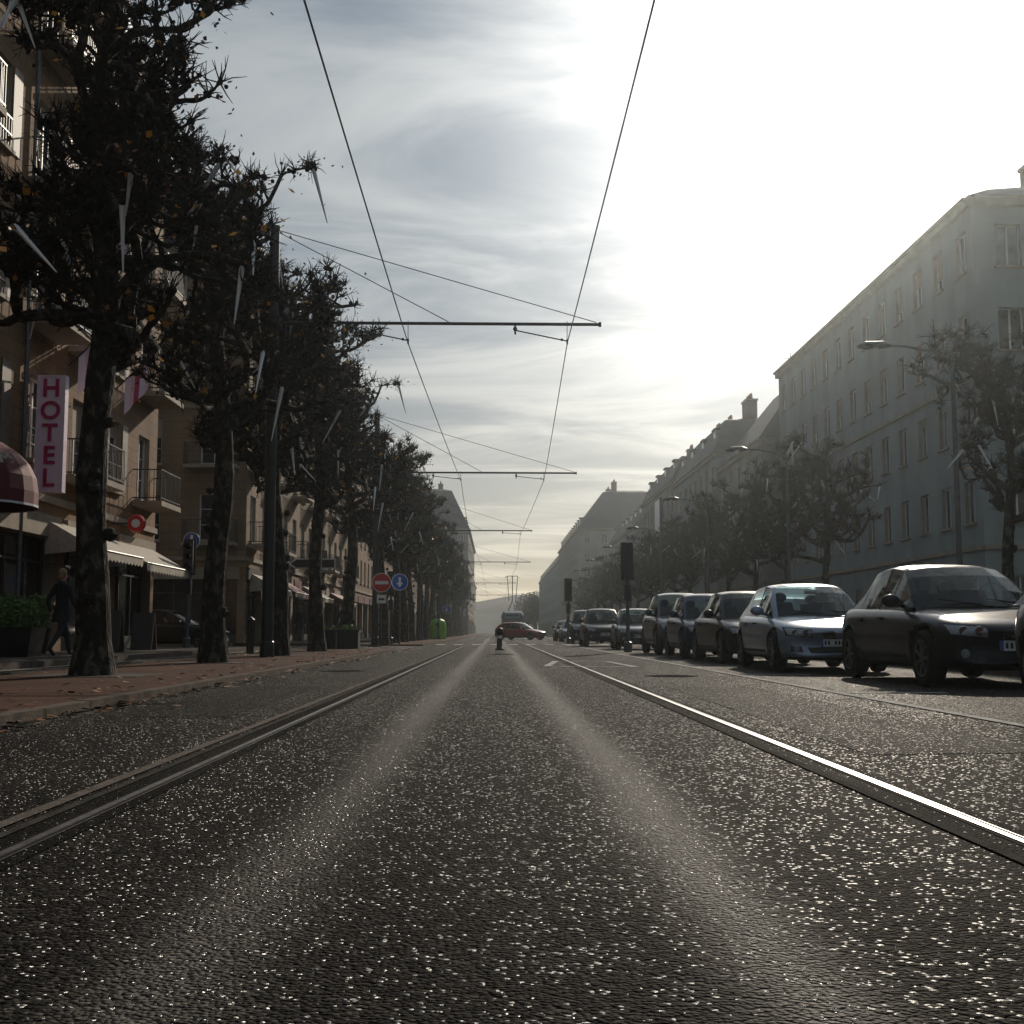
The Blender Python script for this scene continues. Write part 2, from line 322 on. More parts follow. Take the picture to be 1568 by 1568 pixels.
def facade(mb,P,L,H,bay=2.9,ww=1.15,fl0=4.0,flh=3.1,wh=1.9,shop=True,detail=1,balc=0,seed=1,shutters=False,nobalc=()):
    rng=random.Random(seed)
    n=max(1,int(L/bay)); bw=L/n
    us=[0]
    for i in range(n): us+= [bw*(i+.5)-ww/2,bw*(i+.5)+ww/2]
    us.append(L)
    nf=int((H-fl0-.3)/flh); fh=(H-fl0-.35)/nf
    zs=[fl0]; rows=[]
    for k in range(nf):
        z0=fl0+fh*k+ (fh-wh)*.62; zs+=[z0,z0+wh]; rows.append((z0,z0+wh))
    zs.append(H)
    op=set()
    for i in range(n):
        for k in range(nf): op.add((1+2*i,1+2*k))
    grid_wall(mb,P,us,zs,op)
    for i in range(n):
        for k in range(nf):
            u0,u1=us[1+2*i],us[2+2*i]; z0,z1=rows[k]
            window(mb,P,u0,u1,z0,z1,detail,rng)
            skip=any(a<(u0+u1)/2<b_ for a,b_ in nobalc) and k==0
            if balc and (i%balc!=balc-1) and not skip:
                balcony(mb,P,u0-.55,u1+.55,z0-.12)
            elif detail>1:
                fb(mb,P,u0,u1,z0+.35,z0+.385,.02,.05,4); fb(mb,P,u0,u1,z0+.75,z0+.79,.02,.05,4)
                for q in range(9): fb(mb,P,u0+.02+q*(ww-.05)/8,u0+.036+q*(ww-.05)/8,z0+.0,z0+.75,.025,.04,4)
            if shutters:
                for a,b_ in ((u0-.55,u0-.03),(u1+.03,u1+.55)):
                    if not balc or (i%balc==balc-1): fb(mb,P,a,b_,z0,z1,.004,.045,5)
    for k in range(nf):
        if k%2==0: fb(mb,P,0,L,fl0+fh*k-.08,fl0+fh*k+.1,.003,.09,3)
    fb(mb,P,0,L,H-.28,H,.003,.25,3); fb(mb,P,0,L,H,H+.12,-.2,.38,3)
    if shop:
        n2=max(1,int(L/4.2)); b2=L/n2; us=[0]
        for i in range(n2): us+=[b2*i+.35,b2*(i+1)-.35]
        us.append(L); zs=[0,.12,3.05,fl0]
        op={(1+2*i,1) for i in range(n2)}
        grid_wall(mb,P,us,zs,op)
        for i in range(n2):
            window(mb,P,us[1+2*i],us[2+2*i],.12,3.05,0,rng,7,9,.35)
            a,c=us[1+2*i],us[2+2*i]
            for uu in (a,a+(c-a)*.33,a+(c-a)*.66,c-.06): fb(mb,P,uu,uu+.06,.5,2.95,-.345,-.28,9)
            fb(mb,P,a,c,.12,.5,-.345,-.25,9); fb(mb,P,a,c,2.4,2.46,-.34,-.285,9)
            fb(mb,P,a-.1,c+.1,3.05,3.6,.003,.12,rng.choice([3,9,9,3,8]))
    else:
        zs=[0,1.0,2.9,fl0]; us=[0]
        for i in range(n): us+= [bw*(i+.5)-ww/2,bw*(i+.5)+ww/2]
        us.append(L); op={(1+2*i,1) for i in range(n)}
        grid_wall(mb,P,us,zs,op)
        for i in range(n): window(mb,P,us[1+2*i],us[2+2*i],1.0,2.9,detail,rng)
def building(name,x0,x1,y0,y1,H,side,wall='stone',h1=2.6,in1=1.1,h2=1.2,in2=3.5,endface=True,detail=1,balc=0,seed=1,chim=3,dorm=True,shutters=False,bay=2.9,shop=True,wh=1.9,ww=1.15,flh=3.1,nobalc=()):
    e=empty(name,((x0+x1)/2,(y0+y1)/2,0)); off=Vector(e.location)
    mats=[M[wall],M['glass'],M['frame'],M['trim'],M['iron'],M['shutter'],M['glassc'],M['shopglass'],M['burg'],M['dframe']]
    def mk(O,U,N):
        O=Vector(O)-off;U=Vector(U);N=Vector(N)
        return lambda u,z,d: O+U*u+N*d+Vector((0,0,z))
    mb=MB(); rng=random.Random(seed)
    kw=dict(detail=detail,balc=balc,seed=seed,shutters=shutters,bay=bay,shop=shop,wh=wh,ww=ww,flh=flh)
    if side=='L': facade(mb,mk((x1,y0,0),(0,1,0),(1,0,0)),y1-y0,H,nobalc=nobalc,**kw)
    else: facade(mb,mk((x0,y0,0),(0,1,0),(-1,0,0)),y1-y0,H,**kw)
    if endface:
        if side=='L': facade(mb,mk((x1,y0,0),(-1,0,0),(0,-1,0)),x1-x0,H,**kw)
        else: facade(mb,mk((x0,y0,0),(1,0,0),(0,-1,0)),x1-x0,H,**kw)
    A=Vector((x0,y0,0))-off;B=Vector((x1,y0,0))-off;C=Vector((x1,y1,0))-off;D=Vector((x0,y1,0))-off;Z=Vector((0,0,H))
    if not endface: mb.face([A,B,B+Z,A+Z])
    mb.face([D,C,C+Z,D+Z])
    if side=='L': mb.face([A,D,D+Z,A+Z])
    else: mb.face([B,C,C+Z,B+Z])
    mb.obj('walls',mats,e)
    rb=MB(); rx0,rx1,ry0,ry1=x0-off.x,x1-off.x,y0-off.y,y1-off.y
    def ring(i,z): return [Vector((rx0+i,ry0+i,z)),Vector((rx1-i,ry0+i,z)),Vector((rx1-i,ry1-i,z)),Vector((rx0+i,ry1-i,z))]
    r=[ring(-.25,H+.122),ring(in1,H+.12+h1),ring(min(in2,(x1-x0)/2-.2),H+.12+h1+h2)]
    for a,b_ in zip(r,r[1:]):
        for k in range(4): rb.face([a[k],a[(k+1)%4],b_[(k+1)%4],b_[k]])
    rb.face(r[2])
    rb.obj('roof',[M['slate']],e)
    cb=MB()
    for k in range(chim):
        cy=ry0+2.0+(ry1-ry0-4)*(k+.2+rng.random()*.4)/max(1,chim)
        cx=(rx1-in2-.6 if side=='L' else rx0+in2+.6)
        ht=H+h1+h2+rng.uniform(-.2,.5)
        w=.45; l=rng.uniform(.6,1.1)
        cb.box(cx-w,cx+w,cy-l,cy+l,H+.5,ht+1.3,0); cb.box(cx-w-.08,cx+w+.08,cy-l-.08,cy+l+.08,ht+1.3,ht+1.45,1)
        for q in range(3): cb.lathe([(.13,0),(.15,.1),(.1,.5),(.0,.5)],'Z',(cx,cy-l*.7+q*l*.7,ht+1.45),8,2)
    if dorm and h1>2:
        n=int((y1-y0)/5.8)
        for k in range(n):
            cy=ry0+(k+.5)*(y1-y0)/n
            sx=(rx1 if side=='L' else rx0); sg=(-1 if side=='L' else 1)
            a=sx+sg*.45; b2=sx+sg*(in1+1.0)
            cb.box(min(a,b2),max(a,b2),cy-.65,cy+.65,H+.5,H+2.3,1)
            cb.box(min(a-sg*.12,b2),max(a-sg*.12,b2),cy-.78,cy+.78,H+2.3,H+2.45,3)
            xx=a-sg*.004; cb.face([(xx,cy-.45,H+.75),(xx,cy+.45,H+.75),(xx,cy+.45,H+2.15),(xx,cy-.45,H+2.15)],4)
    if cb.f: cb.obj('chimneys_and_dormers',[M['chim'],M['trim'],M['terra'],M['slate'],M['glass']],e)
    return e
building('hotel_building',-24,-11.5,-8,41,18.5,'L','stone',detail=2,balc=3,seed=3,shutters=True,wh=2.1,ww=1.25,endface=False,nobalc=((34,40.5),))
building('corner_apartment_building',-27,-11.5,56,95,18.6,'L','stone2',detail=2,balc=2,seed=5,wh=2.2,ww=1.3,flh=3.3)
building('apartment_building',-24,-11.3,95.3,140,17,'L','stone',detail=1,seed=8,balc=0,endface=False)
building('apartment_building',-23,-10.5,140.3,205,16,'L','stone2',detail=1,seed=9,endface=False)
building('mansard_building',-20,-5,230,300,20.2,'L','render2',h1=7.6,in1=3.3,h2=.5,in2=5,detail=1,seed=4,chim=4)
building('apartment_building',-19,-7,320,460,17,'L','render',detail=0,seed=4)
building('office_building',19.6,34,48,82,18.3,'R','render',h1=.8,in1=1.2,h2=1.6,in2=5,detail=1,seed=11,chim=3,dorm=False,bay=2.5,shop=False,ww=1.05,wh=1.75,flh=2.85)
building('office_building',20.5,34,-10,30,18.,'R','render',h1=.8,in1=1.2,h2=1.6,in2=5,detail=0,seed=12,chim=2,dorm=False)
building('gabled_house',18.4,31,82.3,97.5,13.8,'R','render2',h1=5.0,in1=3.6,h2=.8,in2=5.5,detail=1,seed=13,chim=2,dorm=False)
building('mansard_house',18.1,30,97.8,121,15.2,'R','render',h1=2.8,in1=1.0,h2=.5,in2=3,detail=1,seed=14,chim=3)
building('mansard_house',18.2,30,121.3,147,16,'R','render2',h1=2.4,in1=.9,h2=.4,in2=3,detail=1,seed=15,chim=3)
building('apartment_building',19.8,34,152,205,15.5,'R','render',h1=2.4,in1=.9,h2=.8,in2=3,detail=1,seed=16,chim=4)
building('mansard_building',16,36,230,300,20.2,'R','render2',h1=7.6,in1=5.2,h2=.5,in2=7,detail=1,seed=17,chim=5)
building('apartment_building',17,32,315,460,19,'R','render',detail=0,seed=18,chim=6)
mb=MB(); mb.tube([(0,0,0),(0,0,2.6)],.03,5); mb.tube([(-.5,0,2.1),(.5,0,2.1)],.02,4); mb.tube([(-.35,0,1.7),(.35,0,1.7)],.02,4); mb.obj('roof_antenna',[M['wire']],loc=(22.2,89,19))
mb=MB(); mb.box(-.1,.1,-2,2,0,5.5,0); mb.box(-.12,.12,-2.08,-2.0,-.1,5.6,1); mb.box(-.12,.12,2.0,2.08,-.1,5.6,1); mb.box(-.12,.12,-2,2,5.5,5.6,1); mb.box(-.12,.12,-2,2,-.1,0,1); mb.obj('advertising_panel',[M['white'],M['iron']],loc=(17.95,132,9.5))

def text_mesh(t,size,depth,m,name):
    c=bpy.data.curves.new(name,'FONT'); c.body=t; c.size=size; c.extrude=depth; c.offset=.012; c.align_x='CENTER'; c.align_y='CENTER'
    o=bpy.data.objects.new(name,c); COL.objects.link(o); dg=bpy.context.evaluated_depsgraph_get(); dg.update()
    me=bpy.data.meshes.new_from_object(o.evaluated_get(dg)); bpy.data.objects.remove(o); me.materials.clear(); me.materials.append(m); return me
hs=empty('hotel_sign',(-10.98,29.8,5.5))
mb=MB(); mb.box(-.31,.31,-.10,.10,-1.42,1.42,0)
for a in ((-.35,-.31,-1.46,1.46),(.31,.35,-1.46,1.46)): mb.box(a[0],a[1],-.12,.12,a[2],a[3],1)
mb.box(-.31,.31,-.12,.12,1.42,1.46,1); mb.box(-.31,.31,-.12,.12,-1.46,-1.42,1)
for z in (-1,1): mb.box(-.52,-.35,-.02,.02,z-.03,z+.03,2)
mb.obj('sign_panel',[M['pinkw'],M['pinkw'],M['iron']],hs)
for i,ch in enumerate('HOTEL'):
    me=text_mesh(ch,.62,.015,M['pink'],'letter_'+ch)
    addobj('letter_'+ch,me,hs,(0,-.118,1.12-i*.56),(rad(90),0,0))
aw=empty('cafe_awning',(-11.48,26.2,3.3)); mb=MB()
N=12;K=6
def dp(i,j):
    th=math.pi*i/N; ph=math.pi/2*j/K
    return (1.5*math.sin(ph)*math.sin(th), -1.6*math.cos(th)*math.sin(ph), .35+1.25*math.cos(ph))
for i in range(N):
    for j in range(K):
        mb.face([dp(i,j),dp(i+1,j),dp(i+1,j+1),dp(i,j+1)],0)
    a,b_=dp(i,K),dp(i+1,K); mb.face([a,b_,(b_[0],b_[1],.05),(a[0],a[1],.05)],0); mb.face([(b_[0]*1.003,b_[1]*1.003,.08),(a[0]*1.003,a[1]*1.003,.08),(a[0]*1.003,a[1]*1.003,.03),(b_[0]*1.003,b_[1]*1.003,.03)],1)
mb.obj('canopy',[M['burg'],M['white']],aw)
me=text_mesh('Café',.44,.01,M['cream'],'lettering'); addobj('lettering',me,aw,(1.06,-1.11,.95),(rad(54),0,rad(47)))
def awning(y0,y1,z,m,x=-11.48,d=1.3,drop=.75,name='shop_awning'):
    mb=MB(); n=int((y1-y0)/.3)
    mb.face([(0,0,0),(0,y1-y0,0),(d,y1-y0,-drop),(d,0,-drop)]); mb.face([(0,0,0),(d,0,-drop),(d,0,-drop-.02),(0,0,-.9)],0)
    for k in range(n):
        a=(y1-y0)*k/n;b_=(y1-y0)*(k+1)/n; mb.face([(d,a,-drop),(d,b_,-drop),(d,b_,-drop-.2),(d,(a+b_)/2,-drop-.27),(d,a,-drop-.2)],k%2)
    mb.tube([(d,0,-drop),(d,y1-y0,-drop)],.025,5,2); mb.tube([(0,.05,-1.2),(d,.05,-drop)],.015,4,2)
    mb.obj(name,[m,M['cream'],M['iron']],loc=(x,y0,z))
awning(31,35.2,3.5,M['cream']); awning(35.6,40.4,3.4,M['cream'])
awning(57,61,3.4,M['cream']); awning(62,67,3.4,M['burg']); awning(72,77,3.4,M['cream']); awning(84,90,3.4,M['burg'])
mb=MB(); mb.tube([(0,0,-5.5),(0,0,13)],.06,8); mb.obj('drain_pipe',[M['steel']],loc=(-11.40,29.15,5.5))
mb=MB(); mb.lathe([(0,-.09),(.24,-.09),(.28,0),(.24,.09),(0,.09)],'Y',(0,0,0),20,0); mb.lathe([(0,-.1),(.13,-.1)],'Y',(0,0,0),16,1); mb.box(-.75,-.26,-.02,.02,-.03,.03,2); mb.obj('round_shop_sign',[M['red'],M['white'],M['iron']],loc=(-10.7,36.2,3.85))
for (y,z) in ((30.6,8.2),(32.2,11.6),(34.5,8.4)):
    mb=MB(); mb.tube([(0,0,0),(1.0,0,1.0)],.02,5,1)
    pr=None
    for k in range(6):
        q=(.25+.75*k/5,.06*math.sin(k*2),.25+.75*k/5); q2=(q[0]*.9,q[1]+.05,q[2]-1.0)
        if pr: mb.face([pr[0],q,q2,pr[1]],0 if k!=3 else 2)
        pr=(q,q2)
    mb.obj('balcony_flag',[M['pinkw'],M['iron'],M['pink']],loc=(-10.9,y,z-.8))
for (x,y) in ((-9.6,30.5),(-9.9,34.5)):
    mb=MB(); 
    for s in (-1,1): mb.hexa([(-.3,s*.28,0),(.3,s*.28,0),(.3,s*.25,0),(-.3,s*.25,0),(-.3,s*.04,1.05),(.3,s*.04,1.05),(.3,s*.01,1.05),(-.3,s*.01,1.05)],0)
    mb.obj('menu_board',[M['dframe']],loc=(x,y,.12))
def bush(mb,c,rx,ry,rz,n,s=.07,mi=1,rng=random):
    for _ in range(n):
        while True:
            p=Vector((rng.uniform(-1,1),rng.uniform(-1,1),rng.uniform(-1,1)))
            if .3<p.length<1: break
        p=Vector((p.x*rx,p.y*ry,p.z*rz))+Vector(c)
        a=Vector((rng.gauss(0,1),rng.gauss(0,1),rng.gauss(0,1))).normalized()*s; b_=a.orthogonal().normalized()*s*.6
        mb.face([p-a,p+b_,p+a,p-b_],mi)
mb=MB(); mb.hexa([(-.6,-.35,0),(.6,-.35,0),(.6,.35,0),(-.6,.35,0),(-.7,-.42,.6),(.7,-.42,.6),(.7,.42,.6),(-.7,.42,.6)],0)
bush(mb,(0,0,.85),.75,.45,.42,1800,.05); mb.obj('potted_shrub',[M['black'],M['greenl']],loc=(-10.0,25.0,.12))
mb=MB(); mb.lathe([(.0,0),(.22,0),(.32,.55),(.35,.55),(.35,.6),(.28,.6),(.0,.52)],'Z',(0,0,0),16,0); bush(mb,(0,0,.95),.4,.4,.45,900,.045); mb.obj('potted_shrub',[M['black'],M['greenl']],loc=(-10.7,28.6,.12))

# ------------------------------------------------------------------ trees
def plane_tree(seed,H=9.6,base=4.5,spread=1.88,nl=28,leaf=1300,spikes=18,tr=.225,name='plane_tree',sub=(3,5)):
    rng=random.Random(seed); mb=MB(); V=Vector
    pts=[];rs=[]
    lean=V((rng.uniform(-.02,.02),rng.uniform(-.02,.02),0))
    nseg=20
    for i in range(nseg+1):
        z=H*.93*i/nseg
        w=V((.11*math.sin(z*.9+seed),.10*math.cos(z*.7+seed*2),0))*min(1,z/3)
        pts.append(V((0,0,z))+w+lean*z)
        r=tr*(1-.25*min(1,z/base)) if z<base else tr*.75*(1-.8*(z-base)/(H-base))
        if i==0:r=tr*1.38
        if i==1:r*=1.06
        if 0<i and z<base: r*=rng.uniform(.95,1.08)
        rs.append(max(r,.04))
    mb.tube(pts,rs,14,0)
    for _ in range(8):
        z=rng.uniform(.8,base); a=rng.uniform(0,6.28); mb.ball((math.cos(a)*tr*.72,math.sin(a)*tr*.72,z),rng.uniform(.06,.11),0,7)
    def axis(z):
        k=min(nseg-1,int(z/(H*.93)*nseg)); f=z/(H*.93)*nseg-k
        return pts[k].lerp(pts[k+1],min(1,f))
    ends=[]
    def clampbox(p):
        p.x=max(-spread,min(spread,p.x)); p.y=max(-2.9,min(2.9,p.y)); p.z=min(p.z,H+.05); return p
    def twigs(p,d,n,l0,l1):
        for _ in range(n):
            dd=(d*.5+V((rng.gauss(0,1),rng.gauss(0,1),rng.gauss(.35,.8)))).normalized(); l=rng.uniform(l0,l1)
            m1=p+dd*l*.5+V((rng.uniform(-.04,.04),rng.uniform(-.04,.04),rng.uniform(0,.05)))
            e=p+dd*l+V((0,0,.05))
            mb.tube([p,m1,e],[.013,.010,.004],3,1,False)
            if rng.random()<.6:
                d3=(dd+V((rng.gauss(0,.6),rng.gauss(0,.6),rng.gauss(0,.6)))).normalized()
                mb.tube([m1,m1+d3*l*.55],[.008,.004],3,1,False)
    def limb(p,d,l,r,depth):
        n=6; path=[p];rr=[r]; cur=p.copy(); dd=d.copy()
        for i in range(n):
            dd=(dd+V((rng.gauss(0,.38),rng.gauss(0,.38),rng.gauss(.12,.3)))).normalized()
            cur=clampbox(cur+dd*l/n); path.append(cur.copy()); rr.append(max(.018,r*(1-.5*(i+1)/n)*rng.uniform(.8,1.3)))
        mb.tube(path,rr,7 if depth==0 else 5,0 if depth==0 else 1)
        if depth<2:
            ns=rng.randint(*sub) if depth==0 else rng.randint(2,3)
            for k in range(ns):
                i=rng.randint(2,n); q=path[i]
                d2=(dd*.5+V((rng.gauss(0,.8),rng.gauss(0,.8),rng.gauss(.25,.5)))).normalized()
                limb(q,d2,l*rng.uniform(.32,.5),rr[i]*.75,depth+1)
        e=path[-1]; kr=rng.uniform(.04,.085)
        mb.ball(e,kr,1,6,(1,.9,.8)) 
        for _ in range(rng.randint(1,3)): mb.ball(e+V((rng.gauss(0,.06),rng.gauss(0,.06),rng.gauss(0,.05))),kr*rng.uniform(.5,.9),1,5)
        twigs(e,dd,rng.randint(8,12),.10,.42)
        twigs(path[3],dd,2,.12,.35)
        ends.append(e)
    for i in range(nl):
        z=base*.94+(H*.92-base*.94)*((i+.3)/nl)+rng.uniform(-.15,.15)
        a=i*2.4+rng.uniform(-.4,.4); up=rng.uniform(-.05,.7)
        d=V((math.cos(a),math.sin(a)*1.15,up)).normalized()
        f=(z-base)/(H-base)
        limb(axis(z),d,rng.uniform(1.7,2.5)*(1-.12*f),.10*(1-.4*f),0)
    for _ in range(leaf):
        e=rng.choice(ends); p=e+V((rng.gauss(0,.24),rng.gauss(0,.24),rng.gauss(-.05,.22)))
        x=rng.random(); mi=2 if x<.35 else (3 if x<.42 else 4)
        s=rng.uniform(.025,.05)*(1.75 if mi==3 else 1); a=V((rng.gauss(0,1),rng.gauss(0,1),rng.gauss(0,1))).normalized()*s; b_=a.orthogonal().normalized()*s*.8
        mb.face([p-a,p-a*.2+b_,p+a,p-a*.2-b_],mi)
    for _ in range(spikes):
        e=rng.choice(ends); d=V((rng.gauss(0,.5),rng.gauss(0,.5),-1)).normalized(); l=rng.uniform(.7,1.15)
        mb.tube([e,e+d*l*.1,e+d*l],[.02,.04,.008],6,5)
    return mb.mesh(name,[M['bark'],M['twig'],M['leaf'],M['leafo'],M['leafd'],M['tubes']],False)
TV=[plane_tree(s) for s in (3,11,23)]
ys=[16,22.6,29.2,36,43.2,56.5,63.2,70,77,84,91,98,106,114,122,131,140,150,160,171,183,196]
for i,y in enumerate(ys):
    addobj('plane_tree',TV[i%3],None,(-5.2+random.uniform(-.06,.06),y,.05),(0,0,0 if i<1 else random.choice([0,math.pi])),(1,1,random.uniform(.985,1.02)*(.97 if i==0 else 1)))
TR=[plane_tree(s,H=8.2,base=3.6,spread=2.3,nl=19,leaf=120,spikes=10,tr=.17,name='bare_plane_tree',sub=(3,4)) for s in (41,57)]
yr=[30.5,47.5,54,60.5,67,73.5,80,87,94,101,109,117,125,134,144,155,168,182]
for i,y in enumerate(yr):
    addobj('bare_plane_tree',TR[i%2],None,(13+random.uniform(-.1,.1),y,.12),(0,0,random.uniform(0,6.28)),(1,1,random.uniform(.95,1.04)))
mb=MB(); rng=random.Random(9)
for _ in range(900):
    y=rng.uniform(6,45); x=rng.choice([rng.gauss(-3.6,.35),rng.uniform(-8.3,-3.2),rng.gauss(-3.15,.12)])
    z=.068 if x<-3.42 else .012
    if x<-8: z=.128
    elif x<-6.4: z=.014
    s=rng.uniform(.03,.06); a=rng.uniform(0,6.28); c,d=math.cos(a)*s,math.sin(a)*s
    mb.face([(x-c,y-d,z),(x+d*.7,y-c*.7,z+rng.uniform(0,.02)),(x+c,y+d,z+rng.uniform(0,.02)),(x-d*.7,y+c*.7,z)],rng.choice([0,0,1]))
mb.obj('fallen_leaves',[M['leaf'],M['leafd']])

mb=MB(); rng=random.Random(5)
for cx,cy,h in ((13,470,16),(17,480,17),(21,500,15),(26,520,14),(-22,520,12)):
    for k in range(10):
        a=Vector((cx+rng.gauss(0,1.5),cy+rng.gauss(0,2),0)); mb.tube([a,a+Vector((rng.gauss(0,.5),0,h*.7))],[.3,.1],5,0)
    bush(mb,(cx,cy,h*.6),5.5,5,h*.4,2600,.35,1,rng)
mb.obj('distant_trees',[M['bark'],M['twig']])
M['hill']=mat('hill_woods',(.05,.06,.06),.9,.02,.4)
mb=MB(); n=80; pr=None
for i in range(n+1):
    x=-1200+2400*i/n; h=40+7*math.sin(x*.006+1)+4*math.sin(x*.02)+3*math.sin(x*.07)
    c=[(x,1300,-2),(x,1500,h*.7),(x,1650,h),(x,2100,h*1.05)]
    if pr:
        for a in range(3): mb.face([pr[a],c[a],c[a+1],pr[a+1]])
    pr=c
mb.obj('distant_hill',[M['hill']],smooth=True)

# ------------------------------------------------------------------ catenary
wl=[(-1.95,-20,7.05),(-1.95,3,7.1),(-2.0,27.4,7.25),(-1.46,52,7.15),(-1.7,82,7.2),(-1.3,119,7.2),(-1.3,170,7.2),(-1,300,7.2)]
wr=[(1.5,-20,7.05),(1.62,3,7.1),(1.67,27.4,7.25),(2.13,52,7.15),(1.75,82,7.2),(2.2,119,7.2),(1.9,170,7.2),(2.2,300,7.2)]
def sagwire(pts,r=.012,sag=.06,name='overhead_wire'):
    P=[]
    for a,b_ in zip(pts,pts[1:]):
        a=Vector(a);b_=Vector(b_)
        for k in range(8):
            t=k/8; p=a.lerp(b_,t); p.z-=4*sag*t*(1-t); P.append(p)
    P.append(Vector(pts[-1])); mb=MB(); mb.tube(P,r,5); mb.obj(name,[M['wire']])
sagwire(wl); sagwire(wr)
def catenary(y,h_arm,xe,xl,xr,zw,top,xp=-5.1):
    e=empty('catenary_pole',(xp,y,0)); mb=MB()
    mb.lathe([(.0,0),(.28,0),(.28,.05),(.17,.06),(.155,.4),(.14,.42),(.115,top-.1),(.13,top-.1),(.13,top),(0,top+.02)],'Z',(0,0,0),14,0)
    mb.obj('pole',[M['black']],e,smooth=False)
    mb=MB(); L=xe-xp
    mb.tube([(0,0,h_arm),(L,0,h_arm-.02)],.038,7); mb.tube([(L,0,h_arm-.02),(L+.06,0,h_arm-.02)],.06,7)
    mb.tube([(.1,0,top-.1),(L-.05,0,h_arm+.03)],.010,4)
    xm=(xl+xr)/2-.9-xp; mb.tube([(.1,0,top-.15),(xm,0,h_arm+.03)],.010,4)
    for xw in (xl,xr):
        a=xw-xp-1.2
        mb.tube([(a,0,h_arm),(a,0,h_arm-.26)],.024,5); mb.ball((a,0,h_arm-.13),.055,0,7)
        mb.tube([(a,0,h_arm-.16),(xw-xp,0,zw+.06)],.016,5); mb.tube([(xw-xp,0,zw+.1),(xw-xp,0,zw-.02)],.022,5)
        mb.ball((xw-xp-.12,0,zw+.09),.035,0,6)
        mb.tube([(xw-xp,-.02,h_arm+.05),(xw-xp,0,zw)],.008,4)
    mb.box(-.17,.17,-.17,.17,h_arm-.12,h_arm+.12)
    mb.obj('bracket_arm',[M['wire']],e)
catenary(27.4,7.72,2.4,-2.0,1.67,7.25,10.0)
catenary(52,7.5,3.5,-1.46,2.13,7.15,10.1)
catenary(82,7.5,2.5,-1.7,1.75,7.2,10.); catenary(119,7.5,3.5,-1.3,2.2,7.2,10.); catenary(170,7.5,3.,-1.3,1.9,7.2,10.); catenary(225,7.5,3.,-1.2,2,7.2,10.)

# ------------------------------------------------------------------ lamps, lights, signs
def lamp(x,y):
    mb=MB(); mb.lathe([(0,0),(.2,0),(.2,.04),(.11,.06),(.1,1.1),(.08,1.12),(.055,7.5),(0,7.5)],'Z',(0,0,0),12,0)
    mb.tube([(0,0,7.35),(-.5,0,7.6),(-1.2,0,7.72),(-1.7,0,7.74)],[.04,.04,.035,.03],7,0)
    mb.tube([(-1.55,0,7.74),(-1.75,0,7.76),(-2.2,0,7.74),(-2.4,0,7.70)],[.05,.10,.11,.04],8,0)
    mb.ball((-2.0,0,7.69),.11,1,8,(1.6,.8,.5)); mb.obj('street_lamp',[M['steel'],M['white']],loc=(x,y,.12))
for y in (30,47.5,65.5,84,103,122,142): lamp(11.6,y)
def traffic_light(x,y,z=0,faceaway=True,h=3.45,rot=0):
    e=empty('traffic_light',(x,y,z),(0,0,rot)); mb=MB()
    mb.lathe([(0,0),(.13,0),(.13,.3),(.06,.34),(.055,h-.1),(0,h-.1)],'Z',(0,0,0),12,0)
    mb.box(-.16,.16,-.14,.10,h-1.15,h-.05,1); mb.box(-.20,.20,.10,.12,h-1.2,h,1)
    sg=-1 if not faceaway else 1
    for k in range(3):
        zc=h-.25-k*.34; yy=-.14 if not faceaway else .125
        mb.lathe([(0,0),(.1,.0),(.1,sg*.02)],'Y',(0,yy,zc),14,2+k)
        n=10
        for q in range(n):
            a=math.pi*q/n;b_=math.pi*(q+1)/n
            mb.face([(.12*math.cos(a),yy,zc+.12*math.sin(a)),(.12*math.cos(b_),yy,zc+.12*math.sin(b_)),(.12*math.cos(b_),yy+sg*.16,zc+.11*math.sin(b_)),(.12*math.cos(a),yy+sg*.16,zc+.11*math.sin(a))],1)
    mb.box(-.11,.11,-.12,.08,h-1.85,h-1.35,1)
    mb.obj('signal',[M['steel'],M['wire'],M['red'],M['terra'],M['greenl']],e); return e
traffic_light(4.2,38.2); traffic_light(3.9,64,0,False); traffic_light(-4.9,57.5,.05,False); traffic_light(-10.2,40.5,.12,False,3.6); traffic_light(-4.4,96,.05,False)
def round_sign(x,y,zc,kind,r=.38,z0=.06,name='road_sign'):
    mb=MB(); mb.tube([(0,.04,0),(0,.04,zc+.3-z0)],.032,8,0)
    h=zc-z0
    mb.lathe([(0,.0),(r,.0),(r,.015),(0,.015)],'Y',(0,-.0,h),28,2); mb.lathe([(r*.93,-.002),(0,-.002)],'Y',(0,0,h),28,1 if kind!='blue' else 3)
    if kind=='noentry': mb.box(-r*.68,r*.68,-.008,-.003,h-.07,h+.07,2); mb.box(-.19,.19,0,.012,h-.85,h-.5,2); mb.box(-.12,.12,-.006,-.001,h-.72,h-.64,4)
    else:
        mb.face([(-.05,-.006,h+.2),(.05,-.006,h+.2),(.05,-.006,h-.05),(-.05,-.006,h-.05)],2); mb.face([(-.14,-.006,h-.03),(.14,-.006,h-.03),(0,-.006,h-.22)],2)
    mb.obj(name,[M['steel'],M['red'],M['white'],M['blue'],M['black']],loc=(x,y,z0))
round_sign(-4.65,50,2.65,'noentry',.40,name='no_entry_sign'); round_sign(-3.95,50.6,2.7,'blue',.35,name='mandatory_direction_sign')
round_sign(-4.4,112,2.7,'blue',.4,name='mandatory_direction_sign'); round_sign(-10.9,43.6,3.9,'blue',.3,name='mandatory_direction_sign')
mb=MB(); mb.tube([(0,0,0),(0,0,2.9)],.035,8,0)
